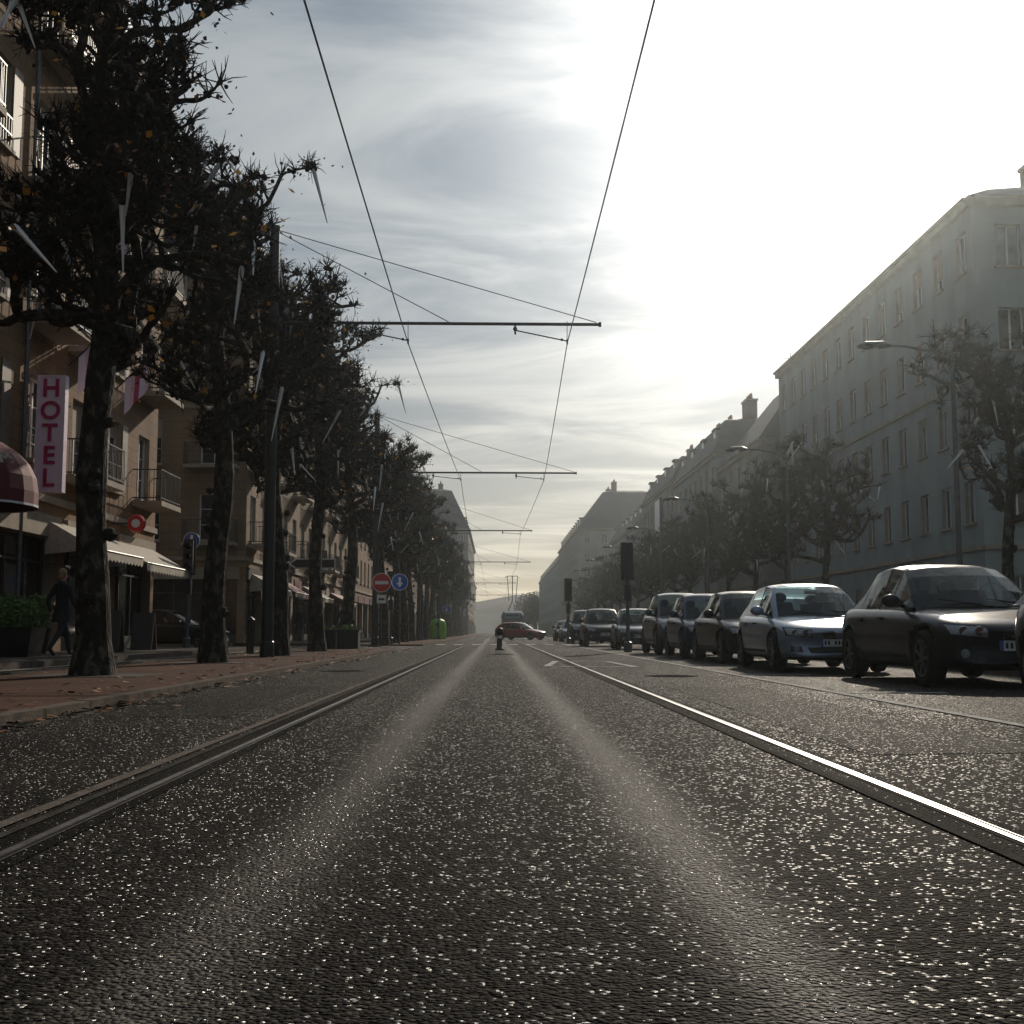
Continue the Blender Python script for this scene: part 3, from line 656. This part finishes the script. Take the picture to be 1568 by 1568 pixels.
mb.face([(-.65,-.05,2.5),(.6,-.05,2.5),(.6,-.05,2.82),(-.65,-.05,2.82),(-.85,-.05,2.66)],1); mb.face([(-.6,-.054,2.54),(.56,-.054,2.54),(.56,-.054,2.78),(-.6,-.054,2.78),(-.77,-.054,2.66)],2)
mb.obj('direction_sign',[M['steel'],M['white'],M['dframe']],loc=(-5.5,37.4,.06))
mb=MB(); mb.lathe([(0,0),(.16,0),(.16,.04),(.10,.06),(.085,.55),(.12,.57),(.13,.66),(.09,.75),(0,.78)],'Z',(0,0,0),16,0); mb.lathe([(.093,.40),(.091,.5)],'Z',(0,0,0),16,1); mb.obj('bollard',[M['wire'],M['white']],loc=(.18,42.5,0),smooth=True)
for x in (-5.75,-4.95):
    mb=MB(); mb.box(-.36,.36,-.36,.36,.06,.62); mb.box(-.39,.39,-.39,.39,.62,.70)
    for sx in(-.3,.3):
        for sy in (-.3,.3): mb.box(sx-.05,sx+.05,sy-.05,sy+.05,0,.06)
    for k in range(5): mb.box(-.33+k*.14,-.23+k*.14,-.372,-.36,.1,.58)
    bush(mb,(0,0,.76),.33,.33,.12,200,.05,1); mb.obj('street_planter',[M['black'],M['greenl']],loc=(x,41.4,.0))
mb=MB(); mb.lathe([(0,0),(.62,0),(.66,.1),(.66,1.1),(.55,1.45),(.25,1.62),(0,1.65)],'Z',(0,0,0),18,0); mb.lathe([(0,-.03),(.14,-.03),(.14,0)],'Y',(0,-.62,1.15),12,1); mb.tube([(-.2,0,1.6),(-.1,0,1.75),(.1,0,1.75),(.2,0,1.6)],.02,5,1); mb.obj('recycling_container',[M['green'],M['black']],loc=(-4.5,97,.06))
for (x,y) in ((-6.6,33),(-6.8,39)): 
    mb=MB(); mb.lathe([(0,0),(.1,0),(.09,.9),(.12,.95),(0,1.05)],'Z',(0,0,0),10,0); mb.obj('bollard',[M['black']],loc=(x,y,.006))

# ------------------------------------------------------------------ cars
def carglass():
    m=bpy.data.materials.new('car_glass'); m.use_nodes=True; nt=m.node_tree; nt.nodes.clear(); L=nt.links.new
    o=nt.nodes.new('ShaderNodeOutputMaterial'); mx=nt.nodes.new('ShaderNodeMixShader'); t=nt.nodes.new('ShaderNodeBsdfTransparent'); g=nt.nodes.new('ShaderNodeBsdfGlossy')
    t.inputs[0].default_value=(.68,.80,.76,1); g.inputs['Roughness'].default_value=.03; f=nt.nodes.new('ShaderNodeFresnel'); f.inputs[0].default_value=1.4
    L(f.outputs[0],mx.inputs[0]); L(t.outputs[0],mx.inputs[1]); L(g.outputs[0],mx.inputs[2]); L(mx.outputs[0],o.inputs[0]); return m
M['cglass']=carglass()
M['rubber']=mat('tyre_rubber',(.012,.012,.012),.9,20,.2,spec=.2); M['alloy']=mat('alloy_wheel',(.18,.19,.20),.45,8,.15,metal=.9)
M['plast']=mat('black_trim',(.010,.010,.011),.6,10,.2,spec=.3); M['chrome']=mat('chrome',(.5,.5,.5),.15,5,.05,metal=1.)
M['lens']=mat('headlight_lens',(.22,.25,.27),.1,60,.5,spec=.8); M['rlens']=mat('tail_lens',(.35,.01,.01),.12,30,.3)
M['seat']=mat('seat_fabric',(.02,.02,.022),.9,10,.2); M['plate']=mat('number_plate',(.65,.65,.62),.5,5,.05)
def paint(name,c,metal=.2,coat=.5): return mat(name,c,.3,40,.06,metal=metal,coat=coat,spec=.15)
HULL={}
def car_meshes(style):
    if style in HULL: return HULL[style]
    st=[(0.0,.60,.60,.30),(.05,.74,.655,.22),(.22,.82,.725,.19),(.6,.865,.80,.18),(1.15,.885,.89,.18),(1.9,.89,.93,.18),(3.0,.89,.95,.18),(3.75,.875,.97,.19),(4.15,.82,.95,.22),(4.32,.72,.86,.30)]
    vs=[];fs=[]
    def sec(w,zt,zb):
        zm=zb+(zt-zb)*.52
        half=[(0,zt),(w*.5,zt-.008),(w*.82,zt-.035),(w*.95,zt-.10),(w*.995,zm+.04),(w,zm-.06),(w*.975,zb+.10),(w*.9,zb+.01),(w*.5,zb),(0,zb)]
        return half+[(-x,z) for x,z in half[-2:0:-1]]
    n=18
    for (y,w,zt,zb) in st:
        for x,z in sec(w,zt,zb):
            yb=y+ (0.16*(abs(x)/w)**3 if y<.3 else 0) - (0.14*(abs(x)/w)**3 if y>4.1 else 0)
            vs.append((x,yb,z))
    for i in range(len(st)-1):
        for k in range(n): fs.append((i*n+k,(i+1)*n+k,(i+1)*n+(k+1)%n,i*n+(k+1)%n))
    def cap(b,flip):
        for k in range(1,8):
            f=(b+k,b+k+1,b+(n-k-1)%n,b+(n-k)%n); fs.append(f if not flip else f[::-1])
        f=(b+0,b+1,b+17); fs.append(f if not flip else f[::-1]); f=(b+8,b+9,b+10); fs.append(f if not flip else f[::-1])
    cap(0,False); cap((len(st)-1)*n,True)
    me=bpy.data.meshes.new('hull'); me.from_pydata(vs,[],fs); me.update()
    bm=bmesh.new(); bm.from_mesh(me); bmesh.ops.recalc_face_normals(bm,faces=bm.faces); bm.to_mesh(me); bm.free()
    o=bpy.data.objects.new('hull',me); COL.objects.link(o)
    s=o.modifiers.new('s','SUBSURF'); s.levels=2; s.render_levels=2
    cuts=[]
    for y in (.80,3.50):
        for sx in (-1,1):
            cb=MB(); cb.lathe([(0,-.16),(.36,-.16),(.36,.3),(0,.3)],'X',(0,0,0),32)
            cm=cb.mesh('cut',[]); bm=bmesh.new(); bm.from_mesh(cm); bmesh.ops.remove_doubles(bm,verts=bm.verts,dist=1e-4); bmesh.ops.recalc_face_normals(bm,faces=bm.faces); bm.to_mesh(cm); bm.free()
            c=bpy.data.objects.new('cut',cm); COL.objects.link(c); c.location=(sx*.82,y,.33)
            if sx<0: c.rotation_euler=(0,0,math.pi)
            cuts.append(c); b_=o.modifiers.new('b','BOOLEAN'); b_.operation='DIFFERENCE'; b_.object=c; b_.solver='EXACT'
    bpy.context.view_layer.update(); dg=bpy.context.evaluated_depsgraph_get(); dg.update()
    hm=bpy.data.meshes.new_from_object(o.evaluated_get(dg)) 
    for c in cuts: bpy.data.objects.remove(c)
    bpy.data.objects.remove(o)
    hm.materials.clear(); hm.materials.append(M['black']); hm.materials.append(M['plast'])
    for p in hm.polygons:
        c=p.center; bl=False
        for y in (.80,3.50):
            d=math.hypot(c.y-y,c.z-.33)
            if d<.362 and abs(c.x)>.4: bl=True
        if c.z<.235: bl=True
        p.material_index=1 if bl else 0; p.use_smooth=not bl
    bv=BVHTree.FromPolygons([v.co for v in hm.vertices],[tuple(p.vertices) for p in hm.polygons])
    cb=MB()
    rows=[(1.05,.89,.72,.24),(1.35,1.08,.685,.21),(1.68,1.265,.63,.17),(1.93,1.375,.58,.14),(2.0,1.395,.575,.13),(2.40,1.43,.58,.05),(2.50,1.432,.58,.04),(3.05,1.42,.578,0),(3.45,1.40,.57,-.03),(3.55,1.395,.565,-.04),(3.9,1.22,.60,-.06),(4.18,.96,.66,-.10)]
    if style=='sedan': rows[7:]=[(2.9,1.42,.575,0),(3.10,1.405,.565,-.02),(3.18,1.395,.56,-.03),(3.45,1.24,.585,-.05),(3.80,.99,.64,-.08)]
    ul=[-1,-.91,-.6,-.3,0,.3,.6,.91,1]
    def cp(rw,u): y,z,hw,bow=rw; return Vector((u*hw,y+bow*u*u,z-.018*u*u-(0.03*u**8)))
    nr=len(rows)
    for i in range(nr-1):
        ws=i<3; rear=i>=nr-3
        for j in range(8):
            gl=(ws or rear) and 0<j<7
            cb.face([cp(rows[i],ul[j]),cp(rows[i],ul[j+1]),cp(rows[i+1],ul[j+1]),cp(rows[i+1],ul[j])],1 if gl else 0)
        for u in (-1,1):
            a,b_=cp(rows[i],u),cp(rows[i+1],u)
            def dn(p,t):
                q=Vector((u*.775,p.y,.86)); return p.lerp(q,t)
            tt=[0,.13,.97,1] if (a.z>1.2 and b_.z>1.2) else [0,.22,.95,1]
            bp=(i==5) or (i>=nr-3)
            for k in range(3):
                cb.face([dn(a,tt[k]),dn(b_,tt[k]),dn(b_,tt[k+1]),dn(a,tt[k+1])],(2 if i==5 else 0) if (bp or k!=1) else 1)
    cm=cb.mesh('cabin',[M['black'],M['cglass'],M['plast']])
    ib=MB(); ib.box(-.70,.70,1.45,3.75,.75,.955)
    for x in (-.36,.36):
        for y,zt in ((2.35,1.12),(3.1,1.10)):
            ib.hexa([(x-.22,y,.9),(x+.22,y,.9),(x+.22,y+.12,.9),(x-.22,y+.12,.9),(x-.19,y+.1,zt),(x+.19,y+.1,zt),(x+.19,y+.2,zt),(x-.19,y+.2,zt)]); ib.ball((x,y+.17,zt+.08),.1,0,8,(1.2,.6,.9))
    ib.lathe([(.17,0),(.19,.02),(.17,.04)],'Y',(.36,1.75,1.0),16,0)
    ib.box(-.1,.1,1.80,1.83,1.24,1.30)
    im=ib.mesh('interior',[M['seat']],False)
    db=MB()
    def pr(x,z,off=.006,rear=False):
        if rear: h=bv.ray_cast(Vector((x,6,z)),Vector((0,-1,0)))
        else: h=bv.ray_cast(Vector((x,-1,z)),Vector((0,1,0)))
        if h[0] is None: return Vector((x,.4 if not rear else 4.1,z))
        return h[0]+h[1]*off*(1 if (h[1].y<0)!=rear else -1)
    def patch(c,m,nx=8,nz=4,off=.006,rear=False,mirror=True):
        for s in ((1,-1) if mirror else (1,)):
            g=[]
            for i in range(nx+1):
                col=[]
                for j in range(nz+1):
                    a=i/nx;b_=j/nz
                    x=(c[0][0]*(1-a)+c[1][0]*a)*(1-b_)+(c[3][0]*(1-a)+c[2][0]*a)*b_
                    z=(c[0][1]*(1-a)+c[1][1]*a)*(1-b_)+(c[3][1]*(1-a)+c[2][1]*a)*b_
                    col.append(pr(s*x,z,off,rear))
                g.append(col)
            for i in range(nx):
                for j in range(nz): db.face([g[i][j],g[i+1][j],g[i+1][j+1],g[i][j+1]],m)
    patch([(.40,.545),(.73,.575),(.745,.675),(.42,.640)],1,10,4,.006)
    patch([(.385,.53),(.755,.56),(.765,.69),(.40,.655)],0,10,4,.003)
    for x in (.49,.63):
        for s in (1,-1):
            q=pr(s*x,.61,.006); db.lathe([(0,-.006),(.042,-.006),(.05,-.001)],'Y',(q.x,q.y,q.z),12,2)
    if style in('hatch','sedan'):
        patch([(.03,.52),(.24,.525),(.27,.615),(.05,.63)],2,6,3,.007); patch([(.05,.535),(.225,.54),(.25,.60),(.065,.615)],0,6,3,.012)
        for k in range(5):
            x=.075+k*.036; patch([(x,.535),(x+.008,.535),(x+.008,.61),(x,.61)],2,1,3,.016)
    else:
        patch([(-.36,.52),(.36,.52),(.38,.62),(-.38,.62)],0,10,3,.007,mirror=False); patch([(-.36,.565),(.36,.565),(.36,.58),(-.36,.58)],2,10,1,.014,mirror=False)
    patch([(-.42,.30),(.42,.30),(.46,.385),(-.46,.385)],0,12,3,.006,mirror=False)
    patch([(.52,.31),(.70,.33),(.70,.41),(.55,.40)],0,5,3,.006)
    for s in (1,-1):
        q=pr(s*.62,.37,.01); db.lathe([(0,-.01),(.045,-.01),(.05,0)],'Y',(q.x,q.y,q.z),12,1)
    patch([(.50,.72),(.74,.70),(.76,.80),(.52,.83)],3,6,3,.006,rear=True)
    for s in (1,-1):
        pp=[]
        for k in range(9):
            y=.28+k*.1; h=bv.ray_cast(Vector((s*(.60+.012*k),y,2)),Vector((0,0,-1)))
            if h[0]: pp.append(h[0]+Vector((0,0,.002)))
        for a,b_ in zip(pp,pp[1:]): db.face([a,b_,b_+Vector((.008,0,0)),a+Vector((.008,0,0))],0)
    q=pr(0,.45,.0); db.box(-.26,.26,q.y-.02,q.y-.004,.40,.51,4)
    db.box(-.26,-.225,q.y-.0215,q.y-.0203,.40,.51,5); db.box(.225,.26,q.y-.0215,q.y-.0203,.40,.51,5)
    for k in range(8):
        x=-.19+k*.052
        if k in (2,6): continue
        db.box(x-.014,x+.014,q.y-.0225,q.y-.0205,.425,.485,0)
    def prs(y,z,s):
        h=bv.ray_cast(Vector((s*2,y,z)),Vector((-s,0,0))); return Vector((h[0].x+s*.003,y,z)) if h[0] else Vector((s*.88,y,z))
    for s in (1,-1):
        for yy in (1.35,2.45,3.15):
            for k in range(6):
                z0=.28+k*.1; z1=z0+.1
                db.face([prs(yy,z0,s),prs(yy+.01,z0,s),prs(yy+.01,z1,s),prs(yy,z1,s)],0)
        for yy in (2.2,3.0):
            h=prs(yy,.76,s); db.box(h.x-.015 if s>0 else h.x-.02,h.x+.02 if s>0 else h.x+.015,yy-.09,yy+.09,.745,.775,0)
        for k in range(14):
            y0=1.3+k*.13; db.face([prs(y0,.30,s),prs(y0+.13,.30,s),prs(y0+.13,.34,s),prs(y0,.34,s)],0)
    for x in (-.05,.5): db.tube([(x,1.06,.905),(x-.45,1.22,.975)],.009,4,0)
    dm=db.mesh('front_details',[M['plast'],M['lens'],M['chrome'],M['rlens'],M['plate'],M['blue']],False)
    mm=MB()
    for s in (1,-1): mm.ball((s*.93,1.58,.96),.12,0,12,(.95,.55,.65)); mm.tube([(s*.76,1.62,.90),(s*.88,1.60,.93)],.03,6,0)
    mmm=mm.mesh('mirrors',[M['black']],True)
    HULL[style]=(hm,cm,im,dm,mmm); return HULL[style]
def wheel_mesh():
    mb=MB(); w=.10
    mb.lathe([(.20,-w),(.27,-w-.005),(.305,-w+.02),(.315,-w+.05),(.315,w-.05),(.305,w-.02),(.27,w+.005),(.20,w),(.20,-w)],'X',(0,0,0),32,0)
    mb.lathe([(.20,w-.005),(.195,w-.02),(.18,w-.05),(.0,w-.06)],'X',(0,0,0),24,2); mb.lathe([(.205,w+.002),(.185,w-.004)],'X',(0,0,0),32,1)
    mb.lathe([(.0,w-.01),(.05,w-.012),(.05,w-.05)],'X',(0,0,0),12,1)
    for k in range(7):
        a=2*math.pi*k/7; c,s=math.cos(a),math.sin(a)
        def q(r,t,x): return (x,c*r-s*t,s*r+c*t)
        mb.hexa([q(.04,-.02,w-.05),q(.04,.02,w-.05),q(.19,.016,w-.04),q(.19,-.016,w-.04),q(.04,-.02,w-.012),q(.04,.02,w-.012),q(.19,.014,w-.006),q(.19,-.014,w-.006)],1)
    return mb.mesh('wheel',[M['rubber'],M['alloy'],M['plast']],False)
WM=wheel_mesh()
def car(x,y,style,pm,rot=0,scale=(1,1,1),name='parked_car'):
    e=empty(name,(x,y,.006),(0,0,rot),scale)
    hm,cm,im,dm,mm=car_meshes(style)
    for nm,me in (('body',hm),('cabin',cm),('mirrors',mm)):
        o=addobj(nm,me,e)
        o.material_slots[0].link='OBJECT'; o.material_slots[0].material=pm
    addobj('interior',im,e); addobj('trim_and_lights',dm,e)
    for i,(sx,wy) in enumerate(((-1,.80),(1,.80),(-1,3.5),(1,3.5))):
        addobj('wheel_%d'%(i+1),WM,e,(sx*.775,wy,.315),(0,0,0 if sx>0 else math.pi))
    return e
P_dk=paint('paint_dark_grey',(.004,.006,.009),.0,.3); P_si=paint('paint_silver_blue',(.22,.27,.35),.4); P_bk=paint('paint_black',(.004,.004,.005),0,.3); P_bl=paint('paint_dark_blue',(.007,.018,.07),.0,.4); P_gr=paint('paint_grey',(.06,.07,.08),.2); P_rd=paint('paint_red',(.28,.008,.008),.0)
car(5.72,12.9,'sedan',P_dk,0,(1.02,1.04,1.03))
car(5.17,18.1,'hatch',P_si,rad(-1),(1,.98,1.0))
car(5.3,23.0,'sedan',P_bk,rad(1),(1,1,1.03))
car(5.2,27.6,'mpv',P_bl,0,(.97,.92,1.09))
car(5.3,32.6,'mpv',P_gr,0,(1.02,1.0,1.22))
car(5.15,42.5,'hatch',P_gr,rad(-2),(1,.95,1.04)); car(4.75,51.5,'mpv',P_bk,0,(1.03,1,1.16)); car(5.1,66,'mpv',P_dk,0,(1.05,1.1,1.3)); car(5.1,76,'sedan',P_si); car(5.1,84,'hatch',P_dk)
car(5.50,6.9,'hatch',P_bk)
car(3.9,95.5,'hatch',P_rd,rad(58),(1,1,.98),name='moving_car')
car(-13.6,45.2,'hatch',P_bk,rad(90)); car(-9.6,44.2,'sedan',P_dk,rad(90)); car(-19.6,45.2,'mpv',P_bl,rad(90))

# ------------------------------------------------------------------ tram
tr=empty('tram',(2.1,138,0))
M['tramp']=mat('tram_paint',(.08,.13,.155),.35,4,.15,coat=.6)
mb=MB(); prof=[(-.0,.95,.35,2.3),(.25,1.15,.3,2.8),(1.0,1.25,.28,3.05),(24,1.25,.28,3.05)]
rings=[]
for (y,w,zb,zt) in prof:
    rings.append([(-w*.9,y,zb),(w*.9,y,zb),(w,y,zb+.3),(w,y,zt-.35),(w*.8,y,zt),(-w*.8,y,zt),(-w,y,zt-.35),(-w,y,zb+.3)])
for a,b_ in zip(rings,rings[1:]):
    for k in range(8): mb.face([a[k],a[(k+1)%8],b_[(k+1)%8],b_[k]],0)
mb.face(rings[0],0); mb.face(rings[-1],0)
mb.face([(-.85,-.02,1.25),(.85,-.02,1.25),(.8,.0,2.2),(-.8,.0,2.2)],1)
mb.box(-.7,.7,.05,.2,2.4,2.62,2)
for s in (-1,1):
    mb.lathe([(0,-.02),(.1,-.02),(.12,0)],'Y',(s*.65,-.01,.85),12,3)
    mb.face([(s*1.256,1.6,1.3),(s*1.256,23,1.3),(s*1.256,23,2.3),(s*1.256,1.6,2.3)],1)
    mb.box(s*1.1-.1,s*1.1+.1,.6,1.4,.02,.5,4)
mb.tube([(-.5,3.2,3.1),(0.0,4.4,4.3),(0,3,7.1)],.05,5,4); mb.tube([(.5,3.2,3.1),(0.0,4.4,4.3)],.05,5,4); mb.tube([(-.9,3,6.9),(-.6,3,7.12),(.6,3,7.12),(.9,3,6.9)],.04,5,4); mb.tube([(-.4,4.4,4.3),(-.6,3,7.1)],.04,5,4); mb.tube([(.4,4.4,4.3),(.6,3,7.1)],.04,5,4)
mb.obj('tram_body',[M['tramp'],M['shopglass'],M['black'],M['lens'],M['iron']],tr)

# ------------------------------------------------------------------ people
M['skin']=mat('skin',(.42,.24,.17),.5,20,.08); M['hair']=mat('light_hair',(.30,.19,.10),.7,60,.3,.4,120)
M['coat']=mat('dark_coat',(.014,.014,.018),.85,25,.3,.4,60); M['jean']=mat('dark_trousers',(.022,.024,.035),.85,25,.3,.3,60); M['shoe']=mat('shoe_leather',(.02,.014,.01),.4,20,.2)
def person(x,y,z,rot,name='pedestrian',hair=None,stride=1.,hgt=1.):
    e=empty(name,(x,y,z),(0,0,rot),(hgt,)*3)
    J={'pel':(0,0,.93,.155,.11),'wai':(0,.0,1.08,.15,.105),'che':(0,-.01,1.28,.175,.115),'nb':(0,.0,1.45,.085,.07),'nk':(0,-.005,1.52,.052,.052),'hd':(0,-.02,1.60,.07,.082),'ht':(0,-.02,1.70,.072,.085)}
    for s,n in ((1,'r'),(-1,'l')):
        f=s*stride
        J['hip'+n]=(s*.09,0,.86,.095,.095); J['kn'+n]=(s*.095,-.17*f-.05,.50,.062,.065)
        J['an'+n]=(s*.10,(-.30 if f>0 else .36),.10 if f>0 else .17,.042,.046); J['to'+n]=(s*.115,(-.47 if f>0 else .24),.05 if f>0 else .04,.042,.035)
        J['sh'+n]=(s*.185,.0,1.42,.066,.066); J['el'+n]=(s*.24,.10*f+.05,1.14,.048,.05); J['wr'+n]=(s*.235,.16*f-.08,.91,.03,.035); J['ha'+n]=(s*.225,.18*f-.11,.83,.026,.042)
    E=[('pel','wai'),('wai','che'),('che','nb'),('nb','nk'),('nk','hd'),('hd','ht')]
    for n in 'rl': E+=[('pel','hip'+n),('hip'+n,'kn'+n),('kn'+n,'an'+n),('an'+n,'to'+n),('nb','sh'+n),('sh'+n,'el'+n),('el'+n,'wr'+n),('wr'+n,'ha'+n)]
    ks=list(J); me=bpy.data.meshes.new('body'); me.from_pydata([J[k][:3] for k in ks],[(ks.index(a),ks.index(b_)) for a,b_ in E],[])
    o=bpy.data.objects.new('body',me); COL.objects.link(o)
    o.modifiers.new('k','SKIN'); sv=me.skin_vertices[0].data
    for i,k in enumerate(ks): sv[i].radius=(J[k][3],J[k][4]); sv[i].use_root=(k=='pel')
    ss=o.modifiers.new('s','SUBSURF'); ss.levels=2; ss.render_levels=2
    bpy.context.view_layer.update(); dg=bpy.context.evaluated_depsgraph_get(); dg.update(); bm_=bpy.data.meshes.new_from_object(o.evaluated_get(dg)); bpy.data.objects.remove(o)
    bm_.materials.clear()
    for k in ('coat','jean','skin','shoe'): bm_.materials.append(M[k])
    for p in bm_.polygons:
        c=p.center; p.use_smooth=True
        arm=abs(c.x)>.17 and c.z>.75
        if c.z>1.50: i=2
        elif arm and c.z<.90: i=2
        elif c.z>.86 or arm: i=0
        elif c.z>.13 and not (c.z<.16 and c.y<-.3): i=1
        else: i=3
        p.material_index=i
    addobj('body',bm_,e)
    mb=MB()
    n=18; rr=[(1.02,.165,.13),(.9,.185,.15),(.76,.195,.175),(.70,.20,.185)]
    for (zz,rx,ry) in rr:
        for k in range(n):
            a=2*math.pi*k/n; mb.v.append((rx*math.cos(a)*(1+.03*math.sin(5*a)),ry*math.sin(a)*(1+.03*math.sin(5*a)),zz))
    for i in range(3):
        for k in range(n): mb.f.append((i*n+k,i*n+(k+1)%n,(i+1)*n+(k+1)%n,(i+1)*n+k)); mb.m.append(0)
    mb.lathe([(.085,1.44),(.09,1.50),(.075,1.53)],'Z',(0,0,0),14,0)
    mb.obj('coat_hem_and_collar',[M['coat']],e,smooth=True)
    mb=MB(); mb.ball((0,.012,1.70),.098,0,14,(.86,1.02,.95)); mb.ball((0,.055,1.63),.078,0,12,(.95,.7,1.1)); mb.obj('hair',[hair or M['hair']],e,smooth=True)
    mb=MB(); mb.ball((0,-.112,1.635),.014,0,8,(.8,1.2,1.4))
    for s in (-1,1):
        mb.ball((s*.030,-.098,1.658),.010,1,8); mb.ball((s*.078,-.01,1.64),.022,0,8,(.4,.8,1.3))
        for f in range(4):
            yy=.18*s*stride-.11+(f-1.5)*.017
            mb.tube([(s*.225,yy,.80),(s*.228,yy-.005,.765),(s*.222,yy-.012,.735+abs(f-1.5)*.006)],[.010,.009,.007],6,0)
        yy=.18*s*stride-.11; mb.tube([(s*.21,yy-.035,.85),(s*.20,yy-.055,.81),(s*.20,yy-.06,.78)],[.011,.010,.008],6,0)
    mb.tube([(-.022,-.103,1.60),(0,-.107,1.598),(.022,-.103,1.60)],.004,5,2)
    mb.obj('face_and_fingers',[M['skin'],M['black'],M['terra']],e,smooth=True); return e
person(-8.72,24.6,.12,rad(150))
person(-5.9,47.5,.0,rad(-30),hgt=.97,hair=M['black']); person(-9.6,60,.12,rad(180),hair=M['black'])

# ------------------------------------------------------------------ light, sky, haze
AZ,EL=17.2,23.8
S=Vector((math.sin(rad(AZ))*math.cos(rad(EL)),math.cos(rad(AZ))*math.cos(rad(EL)),math.sin(rad(EL))))
sl=bpy.data.lights.new('sun','SUN'); sl.energy=3.0; sl.angle=rad(.5); sl.color=(1,.88,.72)
so=bpy.data.objects.new('sun',sl); COL.objects.link(so); so.rotation_euler=S.to_track_quat('Z','Y').to_euler()
w=bpy.data.worlds.new('World'); scene.world=w; w.use_nodes=True; nt=w.node_tree; L=nt.links.new
bg=nt.nodes['Background']; bg.inputs[1].default_value=.1
sky=nt.nodes.new('ShaderNodeTexSky'); sky.sky_type='NISHITA'; sky.sun_disc=False; sky.sun_elevation=rad(EL); sky.sun_rotation=rad(AZ); sky.dust_density=1
tc=nt.nodes.new('ShaderNodeTexCoord'); sp=nt.nodes.new('ShaderNodeSeparateXYZ'); L(tc.outputs['Generated'],sp.inputs[0])
dz=math_n(nt,'MAXIMUM',sp.outputs[2],0.)
k=math_n(nt,'ADD',dz,.10)
cbx=nt.nodes.new('ShaderNodeCombineXYZ'); L(math_n(nt,'DIVIDE',sp.outputs[0],k),cbx.inputs[0]); L(math_n(nt,'DIVIDE',sp.outputs[1],k),cbx.inputs[1])
mp=nt.nodes.new('ShaderNodeMapping'); mp.inputs['Scale'].default_value=(.9,1.7,1); mp.inputs['Rotation'].default_value=(0,0,rad(20)); L(cbx.outputs[0],mp.inputs[0])
n1=nt.nodes.new('ShaderNodeTexNoise'); n1.inputs['Scale'].default_value=1.25; n1.inputs['Detail'].default_value=10; n1.inputs['Roughness'].default_value=.56; n1.inputs['Distortion'].default_value=.7; L(mp.outputs[0],n1.inputs['Vector'])
cr=nt.nodes.new('ShaderNodeMapRange'); cr.interpolation_type='SMOOTHSTEP'; cr.inputs['From Min'].default_value=.36; cr.inputs['From Max'].default_value=.66; L(n1.outputs['Fac'],cr.inputs[0])
dt=nt.nodes.new('ShaderNodeVectorMath'); dt.operation='DOT_PRODUCT'; L(tc.outputs['Generated'],dt.inputs[0]); dt.inputs[1].default_value=S
cosv=math_n(nt,'MAXIMUM',dt.outputs['Value'],0.)
g1=math_n(nt,'MULTIPLY',math_n(nt,'POWER',cosv,46.),1.2); g2=math_n(nt,'MULTIPLY',math_n(nt,'POWER',cosv,9.),.16); g3=math_n(nt,'MULTIPLY',math_n(nt,'POWER',cosv,400.),3.)
glow=math_n(nt,'ADD',math_n(nt,'ADD',g1,g2),g3)
glow=math_n(nt,'MULTIPLY',glow,math_n(nt,'MULTIPLY_ADD',cr.outputs[0],.55,.7))
mc=nt.nodes.new('ShaderNodeMix'); mc.data_type='RGBA'; L(cr.outputs[0],mc.inputs[0]); mc.inputs[6].default_value=(.085,.135,.195,1); mc.inputs[7].default_value=(.30,.33,.345,1)
def vscale(c,f):
    v=nt.nodes.new('ShaderNodeVectorMath'); v.operation='SCALE'
    if isinstance(c,tuple): v.inputs[0].default_value=c
    else: L(c,v.inputs[0])
    if isinstance(f,(int,float)): v.inputs['Scale'].default_value=f
    else: L(f,v.inputs['Scale'])
    return v.outputs[0]
def vadd(a,b_):
    v=nt.nodes.new('ShaderNodeVectorMath'); L(a,v.inputs[0]); L(b_,v.inputs[1]); return v.outputs[0]
hz=math_n(nt,'MULTIPLY',math_n(nt,'POWER',math_n(nt,'SUBTRACT',1.,dz),8.),math_n(nt,'MULTIPLY_ADD',math_n(nt,'MAXIMUM',sp.outputs[1],0.),.8,.2))
tot=vadd(vadd(mc.outputs[2],vscale((1.,.99,.96),glow)),vscale((.40,.30,.13),hz))
tot=vadd(vscale(tot,10.),vscale(sky.outputs[0],.08))
L(tot,bg.inputs[0])
hv=bpy.data.materials.new('sun_haze'); hv.use_nodes=True; t2=hv.node_tree; t2.nodes.clear(); oo=t2.nodes.new('ShaderNodeOutputMaterial'); vs_=t2.nodes.new('ShaderNodeVolumeScatter')
vs_.inputs['Color'].default_value=(.86,.96,1,1); vs_.inputs['Density'].default_value=.00048; vs_.inputs['Anisotropy'].default_value=.86; t2.links.new(vs_.outputs[0],oo.inputs['Volume'])
mb=MB(); mb.box(-120,120,-40,330,-1,45); mb.obj('haze_air',[hv])

# ------------------------------------------------------------------ camera
cd=bpy.data.cameras.new('camera'); cd.sensor_width=36; cd.lens=36*1853/1568; cd.clip_start=.05; cd.clip_end=6000
co=bpy.data.objects.new('camera',cd); COL.objects.link(co); co.location=(0,0,.62); co.rotation_euler=(rad(90+5.67),0,rad(-.83)); scene.camera=co
scene.view_settings.view_transform='Standard'; scene.view_settings.look='None'; scene.view_settings.exposure=0
